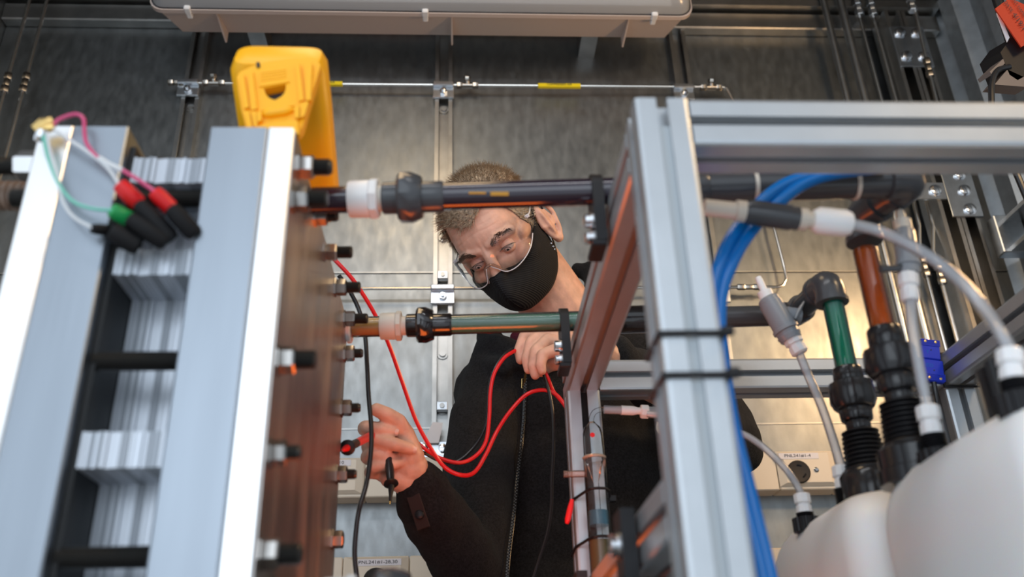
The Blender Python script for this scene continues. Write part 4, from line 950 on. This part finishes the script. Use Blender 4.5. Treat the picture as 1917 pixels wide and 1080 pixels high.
# his right hand, palm to the camera, holding both probes
WR = P(780, 914, Y=1.165)
yb = 1.148
mcp = L((722, 806, yb + .004), (714, 832, yb + .004), (712, 858, yb + .003), (716, 884, yb + .0))
for q, r in zip(mcp, (.0135, .0135, .0130, .0122)): hb.chain([WR, q], [.019, r], 14)
hb.chain([P(770, 875, Y=1.145), P(735, 858, Y=1.142)], [.022, .017], 14)
hb.chain([P(770, 892, Y=1.148), P(768, 855, Y=1.136), P(757, 812, Y=1.128)], [.0165, .0185, .0135], 14)
hb.chain([P(766, 899, Y=1.150), P(731, 893, Y=1.143)], [.018, .0145], 14)
finger([(722, 808, yb), (684, 802, yb - .012), (688, 801, yb - .030), (714, 804, yb - .036), (735, 808, yb - .034)], [.0125, .0118, .0112, .0102, .0086], (.35, .15, -.93))
finger([(714, 832, yb), (690, 836, yb - .012), (704, 824, yb - .034), (740, 832, yb - .040), (769, 840, yb - .034)], [.0122, .0110, .0100, .0098, .0080], (.4, .1, -.9))
finger([(712, 858, yb), (688, 856, yb - .010), (697, 850, yb - .028), (722, 854, yb - .030), (738, 858, yb - .024)], [.0118, .0105, .0095, .0090, .0075])
finger([(716, 884, yb - .002), (694, 884, yb - .010), (702, 874, yb - .028), (732, 870, yb - .030), (752, 865, yb - .024)], [.0110, .0098, .0088, .0082, .0068], (.4, .2, -.88))
finger([(757, 812, 1.128), (746, 790, 1.116), (726, 777, 1.108), (705, 767, 1.104)], [.0145, .0120, .0112, .0098])
# his left hand, reaching over from the right, fingers hanging down round the cables
WL_ = P(1125, 658, Y=1.175)
yl = 1.150
for q, r in zip(L((1058, 632, yl + .030), (1062, 638, yl + .018), (1066, 648, yl + .006), (1074, 664, yl - .006)), (.0135, .0135, .0128, .0118)): hb.chain([WL_, q], [.021, r], 14)
hb.sphere(P(1092, 655, Y=yl + .012), .024)
finger([(1058, 632, yl + .030), (1010, 616, yl + .028), (982, 630, yl + .026), (972, 656, yl + .024), (974, 674, yl + .024)], [.0125, .0105, .0098, .0088, .0072])
finger([(1062, 638, yl + .018), (1018, 622, yl + .014), (994, 642, yl + .010), (986, 672, yl + .010), (989, 692, yl + .012)], [.0125, .0108, .0100, .0088, .0072])
finger([(1066, 648, yl + .006), (1026, 636, yl + .000), (1004, 656, yl - .004), (998, 684, yl - .004), (1002, 702, yl - .002)], [.0122, .0108, .0100, .0090, .0075])
finger([(1074, 664, yl - .006), (1038, 656, yl - .014), (1016, 664, yl - .018), (1012, 682, yl - .018), (1015, 694, yl - .016)], [.0112, .0105, .0096, .0085, .0070])
finger([(1100, 668, yl + .02), (1060, 676, yl + .030), (1030, 684, yl + .028), (1012, 696, yl + .022)], [.0140, .0118, .0105, .0085])
# forearms up to the elbow, under the sleeves
ER = P(885, 1085, Y=1.30); EL = P(1368, 832, Y=1.43); SR = P(920, 735, Y=1.45); SL = P(1240, 708, Y=1.50)
hb.chain([WR, ER, SR], [.0235, .030, .032], 14); hb.chain([WL_, EL, SL], [.021, .030, .032], 14)
co, fs, nr = remesh(hb, .0019, 4)
# eye sockets, inner corners and temples
Hinv = np.array(HM.inverted()); loc = co @ Hinv[:3, :3].T + Hinv[:3, 3]
Y3 = np.array(hy)
for s_ in (-1, 1):
    d2 = ((loc[:, 0] - s_ * .032) / .017) ** 2 + ((loc[:, 2] + .002) / .0115) ** 2
    wgt = np.exp(-d2) * (loc[:, 1] > .03); co -= Y3[None] * (wgt * .0115 * HS)[:, None]
    d2 = ((loc[:, 0] - s_ * .004) / .0035) ** 2 + ((loc[:, 2] - .018) / .012) ** 2
    co -= Y3[None] * (np.exp(-d2) * (loc[:, 1] > .05) * .0022 * HS)[:, None]
for zf in (.045, .054, .064):
    d2 = ((loc[:, 2] - zf - .004 * np.cos(loc[:, 0] * 60)) / .0016) ** 2
    co -= Y3[None] * (np.exp(-d2) * (loc[:, 1] > .04) * (abs(loc[:, 0]) < .045) * .0007)[:, None]
man = thing('person', 'man with safety glasses, black mask and black fleece leaning over to probe the stack', 'person', P(1050, 1000, Y=1.5) * 1 - V((0, 0, P(1050, 1000, Y=1.5).z)))
man['label'] = 'person in safety glasses, black mask and black fleece holding two test probes'
body = obj('body', Raw([tuple(q) for q in co], fs), SKIN, man, ang=180, keep=True)
for c, d, up, r in FN:
    m_ = MB(); s_ = d.cross(up); rows = []
    for i in range(5):
        v_ = -1.1 + 2.1 * i / 4; rows.append([c + d * (v_ * r) + s_ * (u * r * .85 * (1 - .25 * max(0, v_))) - up * (r * .38 * u * u) + up * (.0006 - .0012 * max(0, v_ - .4)) for u in (-1, -.6, 0, .6, 1)])
    obj('fingernail', m_.grid(rows), NAIL, body, keep=True)
# eyes and lids
for s_ in (-1, 1):
    ec = V((s_ * .032, .0725, -.002)); er = .0122
    ey = obj('eyeball', MB().sphere(h(*ec), er * HS, 24, 16), EYEW, body)
    g = V((.05, .9, -.36)).normalized()
    for rr_, dd, m2, nm in ((.0068, .0106, IRIS, 'iris'), (.0028, .0119, PUPIL, 'pupil')):
        c_ = ec + g * dd * .99; gw = (HR @ g)
        obj(nm, MB().lathe(h(*c_), gw, [(-.0012 * HS, rr_ * HS), (.0004 * HS, rr_ * .85 * HS), (.0011 * HS, rr_ * .4 * HS), (.0012 * HS, 0)], 20), m2, ey)
    up_ = MB(); rows = []; rl = .0138
    def lidp(az, el, r): return h(ec.x + r * math.sin(az) * math.cos(el), ec.y + r * math.cos(az) * math.cos(el), ec.z + r * math.sin(el))
    R = math.radians
    for (e_edge, e_far, amp) in ((0, 75, 18), (-18, -75, -10)):
        rows = []
        for i in range(7):
            row = []
            for k in range(17):
                az = R(-85 + 170 * k / 16); e0 = R(-9 + (e_edge + 9 + amp * 0) * 1.0 + 0) if False else R(-10) + R(e_edge + 10 + (amp if amp > 0 else amp)) * max(0, math.cos(az * 1.05)) ** 1.0
                el = e0 + (R(e_far) - e0) * i / 6; row.append(lidp(az, el, rl - (.0006 if i == 0 else 0)))
            rows.append(row)
        up_.grid(rows)
    obj('eyelid', up_, SKIN, body, keep=False, ang=180)
    lash = MB()
    for k in range(26):
        az = R(-62 + 124 * k / 25); e0 = R(-10) + R(0 + 10 + 18) * max(0, math.cos(az * 1.05)); a = lidp(az, e0, rl); b_ = lidp(az * 1.12, e0 - R(8), rl + .0052); lash.tube([a, (a + b_) / 2 + HR @ V((0, .0004, -.0006)), b_], [.00035, .0003, .0001], 4)
    obj('eyelashes', lash, BROW, body)
# hair: a fitted cap plus thousands of short blades
loc = co @ Hinv[:3, :3].T + Hinv[:3, 3]; ln = nr @ np.array(HR)
def scalp(x, y_, z):
    ax = np.abs(x)
    front = np.where(ax < .030, .072 - .010 * np.cos(x * 60), .072 + 0.26 * (ax - .030)); front = np.minimum(front, .083)
    side = (ax > .056) & (y_ < .040 + .25 * (z - .02)) & (z > .004 - .2 * np.clip(y_, -.1, .05)) & (y_ > -.2)
    side |= (ax > .058) & (y_ > .008) & (y_ < .030) & (z > -.020)
    top = (z > front) & (z + .55 * (y_ * -1) > -.2)
    top &= ~((y_ > .045) & (z < front))
    back = (y_ < -.02) & (z > -.035 + .2 * np.clip(-.05 - y_, -1, 0)) & (ax < .09)
    return top | side | back
hm = scalp(loc[:, 0], loc[:, 1], loc[:, 2]) & (loc[:, 2] > -.07) & (np.abs(loc[:, 0]) < .0805) & (loc[:, 2] < .2) & (np.linalg.norm(loc, axis=1) < .16) & ~((np.abs(loc[:, 0]) > .0745) & (loc[:, 1] < .016) & (loc[:, 1] > -.036) & (loc[:, 2] < .030))
used = [f for f in fs if all(hm[i] for i in f)]
idx = sorted({i for f in used for i in f}); mp = {i: k for k, i in enumerate(idx)}
cap_v = [tuple(co[i] + nr[i] * (.0022 + .003 * min(1, max(0, (loc[i][2] - .03) * 20)))) for i in idx]; cap_f = [tuple(mp[i] for i in f) for f in used]
hair = obj('hair', Raw(cap_v, cap_f), HAIR, body, keep=True, ang=180)
rng = np.random.RandomState(5); bl = MB(); NV = []; NF = []
pick = rng.choice(len(used), 16000)
R3 = np.array(HR)
for fi in pick:
    f = used[fi]; w4 = rng.dirichlet([1] * len(f)); p = sum(w4[j] * co[f[j]] for j in range(len(f))); n_ = sum(w4[j] * nr[f[j]] for j in range(len(f)))
    lp = (p - np.array(HO)) @ R3 / HS
    comb = np.array([lp[0] * 2.0 + .15, .75 if lp[2] > .05 else -.25, -.55 if lp[2] < .07 else -.15]) + rng.normal(0, .28, 3)
    comb = R3 @ comb; d = n_ * (.55 + .25 * rng.rand()) + comb * .6; d /= np.linalg.norm(d)
    ln_ = (.020 if lp[2] > .055 else .010) * (.6 + .7 * rng.rand()); s_ = np.cross(d, n_); s_ /= max(1e-6, np.linalg.norm(s_)); wv = .00038
    mid = p + d * ln_ * .55; tip = mid + (d * .7 + comb * .35) * ln_ * .5
    k = len(NV); NV += [p - s_ * wv, p + s_ * wv, mid + s_ * wv * .8, mid - s_ * wv * .8, tip]; NF += [(k, k + 1, k + 2, k + 3), (k + 3, k + 2, k + 4)]
ho = obj('hair_strands', Raw([tuple(q) for q in NV], NF), HAIR, hair, keep=True, ang=180); ho['kind'] = 'stuff'
from mathutils.kdtree import KDTree
kd = KDTree(len(co))
for i_, q in enumerate(co): kd.insert(V(q), i_)
kd.balance()
def outside(q, gap):
    c_, i_, d_ = kd.find(q); n_ = V(nr[i_]); s_ = (q - V(co[i_])).dot(n_)
    return q + n_ * (gap - s_) if s_ < gap else q
NV = []; NF = []
for s_ in (-1, 1):
    for k in range(230):
        u = rng.rand(); x = s_ * (.016 + .038 * u); z = .0165 + .010 * math.sin(math.pi * min(1, u * 1.25) * .62) - .010 * max(0, u - .55) + rng.normal(0, .0022); y_ = .0965 - .40 * max(0, abs(x) - .02) - 3.2 * max(0, abs(x) - .03) ** 2 * 3
        p = h(x, y_, z); d = HR @ V((s_ * (.5 + .5 * u), .35 + .25 * rng.rand(), .55 - .85 * u + rng.normal(0, .2))); d.normalize(); sd = (HR @ V((0, 1, 0))).cross(d).normalized(); l_ = .006 + .004 * rng.rand()
        c_, i_, d_ = kd.find(p); p = c_ + V(nr[i_]) * .0002; k0 = len(NV); NV += [p - sd * .0004, p + sd * .0004, p + d * l_]; NF.append((k0, k0 + 1, k0 + 2))
eb = obj('eyebrows', Raw([tuple(q) for q in NV], NF), BROW, body, keep=True, ang=180); eb['kind'] = 'stuff'
# face mask
def cr(pts, u):
    pts = [V(q) for q in pts]; N = len(pts) - 1; s_ = (u + 1) / 2 * N; i = min(int(s_), N - 1); t = s_ - i
    p0 = pts[i - 1] if i else pts[0] * 2 - pts[1]; p3 = pts[i + 2] if i + 2 <= N else pts[-1] * 2 - pts[-2]; p1, p2 = pts[i], pts[i + 1]
    return (p1 * 2 + (p2 - p0) * t + (p0 * 2 - p1 * 5 + p2 * 4 - p3) * t * t + (p1 * 3 - p0 - p2 * 3 + p3) * t ** 3) * .5
def sym(l): return [(-x, y_, z) for x, y_, z in l[:0:-1]] + list(l)
rowsd = [sym([(0, .121, -.024), (.014, .108, -.026), (.034, .093, -.034), (.056, .070, -.032), (.070, .036, -.018), (.0755, .008, -.004)]),
         sym([(0, .132, -.040), (.016, .119, -.044), (.038, .096, -.050), (.058, .072, -.046), (.071, .038, -.034), (.0755, .006, -.022)]),
         sym([(0, .134, -.066), (.020, .117, -.068), (.042, .092, -.070), (.059, .066, -.066), (.070, .036, -.056), (.0745, .004, -.042)]),
         sym([(0, .118, -.094), (.022, .102, -.094), (.042, .080, -.094), (.056, .056, -.088), (.066, .030, -.078), (.071, .000, -.060)]),
         sym([(0, .092, -.114), (.022, .082, -.113), (.040, .066, -.110), (.052, .046, -.104), (.061, .022, -.094), (.067, -.004, -.074)]),
         sym([(0, .064, -.122), (.020, .058, -.121), (.036, .046, -.118), (.047, .030, -.112), (.056, .012, -.102), (.064, -.008, -.084)])]
rows = []
for i in range(26):
    v_ = i / 25; row = []
    for k in range(61):
        u = -1 + 2 * k / 60; row.append(h(*cr([tuple(cr(r_, u)) for r_ in rowsd], 2 * v_ - 1)))
    rows.append(row)
for _ in range(2): rows = [[outside(q, .0028) for q in r_] for r_ in rows]
mk_ = obj('face_mask', MB().grid(rows), MASKM, man, ang=80)
sm = mk_.modifiers.new('thickness', 'SOLIDIFY'); sm.thickness = .0018; sm.offset = 0
obj('mask_seam', MB().tube([rows[i][30] + hy * .0006 for i in range(26)], .0009, 6), MASKM, mk_)
obj('mask_hem', MB().tube([q + hy * .0003 for q in rows[0]], .0014, 6).tube(rows[-1], .0012, 6), MASKM, mk_)
for s_ in (-1, 1):
    e_ = -1 if s_ < 0 else -1
    a = rows[1][0 if s_ < 0 else 60]; b_ = rows[24][0 if s_ < 0 else 60]
    obj('ear_loop', MB().tube([a, h(s_ * .080, .000, .020), h(s_ * .083, -.022, .026), h(s_ * .084, -.032, .000), h(s_ * .078, -.024, -.034), b_], .0018, 8, 6), BLKP, mk_)
mid = rows[13]; pb = [rows[k][1] for k in (10, 12, 14)]
obj('strap_adjuster', MB().sphere(rows[13][2] - hx * .002, .0020, 8, 6).sphere(rows[15][2] - hx * .002, .0026, 8, 6).sphere(rows[17][2] - hx * .002, .0022, 8, 6), CHROME, mk_)
# safety glasses
gtop = sym([(0, .121, .018), (.018, .121, .026), (.040, .112, .028), (.060, .092, .026), (.074, .062, .020), (.0795, .036, .014)])
gbot = sym([(0, .122, .000), (.010, .121, -.012), (.022, .118, -.028), (.044, .108, -.031), (.066, .082, -.024), (.0785, .044, -.006)])
rows = []
for i in range(9):
    v_ = i / 8; row = []
    for k in range(61):
        u = -1 + 2 * k / 60; a, b_ = cr(gtop, u), cr(gbot, u); q = a.lerp(b_, v_) + V((0, .004 * math.sin(math.pi * v_), 0)); row.append(h(*q))
    rows.append(row)
sg = obj('safety_glasses', MB().grid(rows), LENS, man, ang=80)
obj('lower_rim', MB().tube(rows[-1][2:28], .0009, 8).tube(rows[-1][33:59], .0009, 8), RIMM, sg)
obj('nose_bridge', MB().tube([h(-.021, .114, -.030), h(-.013, .117, -.014), h(-.006, .119, -.003), h(.006, .119, -.003), h(.013, .117, -.014), h(.021, .114, -.030)], [.0018, .0024, .0026, .0026, .0024, .0018], 10, 5), clear('nose_piece', (.9, .88, .86), .25, .1, 1.45, (.75, .68, .66)), sg)
for s_ in (-1, 1):
    obj('temple_arm', MB().tube([h(s_ * .0795, .046, .013), h(s_ * .0815, .02, .014), h(s_ * .083, -.012, .022), h(s_ * .084, -.045, .012)], [.0016, .0012, .0011, .0014], 8, 4, flat=.6), RIMM, sg)
    obj('hinge', MB().box(-.004, .004, -.0015, .0015, -.003, .003, .001, M=Matrix.Translation(h(s_ * .0795, .042, .014)) @ HR.to_4x4()), RIMM, sg)
    obj('temple_guard', MB().tube([h(s_ * .0795, .040, .010), h(s_ * .081, .018, .000), h(s_ * .081, .0, .006)], [.002, .0024, .001], 8, 4, flat=.3), LENS, sg)
# fleece jacket
jb = MB()
jb.chain([NB + V((.01, .02, -.02)), P(1000, 690, Y=1.47), SR], [.075, .068, .066], 20); jb.chain([NB + V((.02, .02, -.02)), P(1150, 665, Y=1.51), SL], [.075, .072, .070], 20)
def tor(px, py, y, r): jb.sphere(P(px, py, Y=y), r, 26, 18)
tor(1050, 780, 1.50, (.170, .115, .12)); tor(1068, 900, 1.505, (.188, .118, .14)); tor(1072, 1020, 1.51, (.188, .12, .15)); tor(1060, 1150, 1.51, (.185, .125, .16))
jb.chain([SR, P(900, 850, Y=1.40), ER], [.066, .060, .054], 20)
cuff = P(776, 925, Y=1.172) 
jb.chain([ER, P(838, 1000, Y=1.235), P(802, 945, Y=1.19), P(788, 909, Y=1.164)], [.054, .048, .042, .037], 20)
jb.chain([SL, P(1320, 760, Y=1.48), EL], [.070, .064, .056], 20)
jb.chain([EL, P(1250, 740, Y=1.32), P(1150, 672, Y=1.205)], [.054, .046, .036], 20)
# collar standing round the neck
colr = L((1112, 512, 1.55), (1118, 570, 1.47), (1098, 630, 1.405), (1040, 668, 1.375), (975, 668, 1.385), (925, 645, 1.42), (912, 628, 1.47))
for a, b_ in zip(colr, colr[1:]): jb.cyl(a, b_, .025, n=14); jb.sphere(a, .025, 14, 10)
jb.sphere(colr[-1], .017, 12, 8)
jb.chain(L((1118, 520, 1.53), (1080, 505, 1.56)), [.017, .015], 12)
jb.chain(L((915, 640, 1.44), (895, 680, 1.42), (940, 690, 1.38)), [.022, .018, .016], 12)
jco, jfs, jnr = remesh(jb, .005, 6)
def vn(p, f, seed):
    r_ = np.random.RandomState(seed); s_ = 0
    for k in range(10):
        a = r_.normal(0, 1, 3); a /= np.linalg.norm(a); a[2] *= .7; s_ = s_ + np.sin(p @ (a * f * (.6 + .9 * r_.rand())) + r_.rand() * 6.28)
    return s_ / 10
fold = vn(jco, 75, 1) * .010 + vn(jco, 190, 2) * .0030 + np.abs(vn(jco, 50, 4)) * .008 - .004
jco = jco + jnr * fold[:, None]
jk = obj('fleece_jacket', Raw([tuple(q) for q in jco], jfs), FLEECE, man, ang=180, keep=True)
def on_jacket(px, py, off=.003):
    """front surface of the jacket along the line of sight"""
    d = np.array(ray(px, py)); d /= np.linalg.norm(d); o = jco - np.array((0, 0, CZ)); t = o @ d; r2 = (o ** 2).sum(1) - t * t
    k = r2 < .008 ** 2
    if not k.any(): return P(px, py, Y=1.38)
    tt_ = t[k].min() - off; return V(d * tt_ + np.array((0, 0, CZ)))
zp = [on_jacket(*q) for q in ((984, 700), (983, 740), (980, 790), (975, 840), (970, 880), (966, 920), (962, 960), (957, 1000), (952, 1040), (949, 1080), (946, 1120))]
zpp, _ = spline(zp, [1] * len(zp), 14)
m_ = MB()
for i, (a, b_) in enumerate(zip(zpp, zpp[1:])):
    s_ = .0010 if i % 2 else -.0010
    m_.box(-.0011, .0011, -.0006, .0006, -.0007, .0007, M=Matrix.Translation((a + b_) / 2 + V((s_, -.001, 0))))
z_ = obj('zipper', m_, mat('zip_teeth', (.05, .045, .04), .3, .8), jk)
obj('zip_tape', MB().tube([q + V((0, .001, 0)) for q in zpp], .0030, 8, flat=.3, upv=(1, 0, 0)), BLKC, z_)
a = on_jacket(985, 690, .006); b_ = on_jacket(981, 722, .007)
obj('zip_pull', MB().tube([a, b_], [.0022, .0022], 8).tube([b_ + V((-.003, 0, .012)), b_ + V((-.004, 0, -.004)), b_ + V((.003, 0, -.005)), b_ + V((.004, 0, .012)), b_ + V((-.003, 0, .012))], .0007, 6), BRASS, z_)
tabp = on_jacket(783, 958, .004); obj('cuff_tab', MB().box(-.009, .009, -.001, .001, -.022, .022, .001, M=Matrix.Translation(tabp) @ Euler((.3, -.25, -.35)).to_matrix().to_4x4()), mat('cuff_tab_fabric', (.02, .008, .006), .7), jk)
obj('cuff_snap', MB().sphere(tabp + V((.002, -.002, -.004)), (.006, .0025, .006), 12, 8), BLKP, jk)
sh = L((1112, 560, 1.47), (1095, 610, 1.43), (1050, 640, 1.40), (1000, 640, 1.40), (962, 632, 1.42)); obj('shirt_collar', MB().tube(sh, .012, 10, 5), MAROON, man)
# trousers and shoes, out of the picture
hp = P(1015, 1150, Y=1.50); m_ = MB()
for s_, yy in ((-1, -.02), (1, .03)):
    m_2 = MB().chain([(hp.x + s_ * .085, 1.50, 1.0), (hp.x + s_ * .09, 1.46 + yy, .52), (hp.x + s_ * .095, 1.50 + yy, .09)], [.095, .068, .058], 18); m_.add(m_2.v, m_2.f)
m_.sphere((hp.x, 1.5, 1.0), (.16, .11, .13), 20, 14)
tco, tfs, _ = remesh(m_, .012, 4); obj('trousers', Raw([tuple(q) for q in tco], tfs), TROU, man, ang=180, keep=True)
for s_, yy in ((-1, -.02), (1, .03)):
    m_ = MB().chain([(hp.x + s_ * .095, 1.53 + yy, .05), (hp.x + s_ * .10, 1.42 + yy, .045), (hp.x + s_ * .105, 1.34 + yy, .038)], [.05, .048, .038], 16)
    m_.v = [(x, y_, max(0.0, z)) for x, y_, z in m_.v]; obj('shoe', m_, BLKP, man, keep=True)

# ------------------------------------------------------------------ test probes and leads in his hands
pk = thing('test_probe', 'black test probe hanging tip down from the person\'s curled fingers', 'probe', P(730, 880, Y=1.10), 'test probes')
A = P(724, 826, Y=1.128); B = P(732, 905, Y=1.104); d = B - A; Ln = d.length
obj('handle', MB().lathe(A, d, [(0, .0030), (.004, .0048), (Ln * .4, .0054), (Ln * .75, .0056), (Ln, .0042)], 16), BLKG, pk)
c_ = A + d * .965; obj('finger_guard', MB().lathe(c_, d, [(0, .0055), (.0012, .0088), (.0034, .0092), (.006, .0050)], 20), BLKP, pk)
e_ = P(730, 936, Y=1.096); obj('shroud', MB().lathe(B + d.normalized() * .004, e_ - B, [(0, .0042), ((e_ - B).length * .55, .0024), ((e_ - B).length * .9, .0016)], 12), BLKP, pk)
obj('metal_tip', MB().cyl(B + (e_ - B) * .9, P(730, 944, Y=1.094), .0010, .0006, 8), BRASS, pk)
pk = thing('test_probe', 'red test probe touching a nut of the stack from the curled fingers', 'probe', P(665, 835, Y=1.02), 'test probes')
A = P(702, 812, Y=1.128); B = P(650, 838, Y=.995); d = B - A; Ln = d.length
obj('handle', MB().lathe(A, d, [(0, .004), (.004, .0052), (Ln * .55, .0052), (Ln * .75, .0046)], 16), RED, pk)
obj('sleeve', MB().lathe(A + d * .70, d, [(0, .0046), (.002, .0052), (Ln * .28, .0050)], 14), BLKP, pk)
obj('finger_guard', MB().lathe(A + d * .97, d, [(0, .0055), (.001, .0088), (.0035, .0090), (.006, .0048)], 20), BLKP, pk)
obj('shroud', MB().lathe(A + d * 1.0, d, [(0, .0042), (.016, .0028), (.02, .001)], 12), RED, pk)
def cable(label, pts, m2, r=.0026):
    single('test_lead', MB().tube(L(*pts), r, 10, 8), m2, label, 'cable', 'test leads')
cable('red test lead hanging from behind the stack in a deep loop across jacket', [(618, 478, 1.02), (634, 494, 1.02), (664, 528, 1.03), (700, 585, 1.05), (728, 645, 1.07), (752, 712, 1.09), (778, 785, 1.11), (806, 838, 1.12), (832, 874, 1.13), (862, 889, 1.13), (888, 884, 1.14), (910, 850, 1.15), (930, 808, 1.16), (955, 770, 1.16), (985, 739, 1.165), (1015, 730, 1.165), (1040, 738, 1.165), (1058, 760, 1.165), (1080, 800, 1.16)], RED, .0027)
cable('red test lead from the raised hand up to the other hand', [(742, 800, 1.15), (765, 812, 1.165), (790, 836, 1.15), (825, 858, 1.15), (862, 866, 1.15), (892, 852, 1.15), (910, 825, 1.155), (916, 780, 1.155), (918, 735, 1.155), (925, 700, 1.155), (942, 672, 1.16), (958, 660, 1.165), (976, 652, 1.18), (1000, 650, 1.19)], RED, .0026)
cable('red test lead short length from the left hand down behind rear post', [(1018, 690, 1.16), (1026, 708, 1.16), (1036, 732, 1.165), (1052, 752, 1.165), (1068, 772, 1.16), (1085, 800, 1.16)], RED, .0026)
cable('black test lead in front of red one, hanging straight past the stack bolts', [(634, 515, 1.0), (652, 540, 1.01), (672, 580, 1.02), (683, 625, 1.02), (687, 680, 1.02), (690, 740, 1.02), (695, 800, 1.02), (694, 850, 1.015), (686, 905, 1.01), (672, 955, 1.0), (666, 1000, 1.0), (664, 1040, 1.0), (668, 1080, 1.0), (672, 1110, 1.0)], BLKC, .0027)
cable('black test lead from raised hand curving up beside the red one', [(762, 838, 1.15), (790, 846, 1.155), (822, 862, 1.16), (855, 864, 1.16), (886, 838, 1.165), (906, 806, 1.165), (914, 772, 1.165), (917, 720, 1.165), (926, 690, 1.165), (944, 664, 1.17), (964, 652, 1.18), (1000, 645, 1.19)], BLKC, .0022)
cable('black test lead dropping straight from the left hand down the jacket', [(1012, 675, 1.165), (1018, 700, 1.16), (1028, 735, 1.16), (1035, 780, 1.16), (1036, 840, 1.16), (1033, 900, 1.16), (1032, 950, 1.16), (1024, 1000, 1.16), (1008, 1050, 1.16), (992, 1100, 1.16)], BLKC, .0024)
single('lead_end', MB().tube(L((1071, 935, 1.03), (1068, 950, 1.03), (1063, 972, 1.03), (1061, 980, 1.03)), [.0022, .0034, .0034, .002], 10, 3), RED, 'short red cable end poking out left of the bubbler post', 'cable')
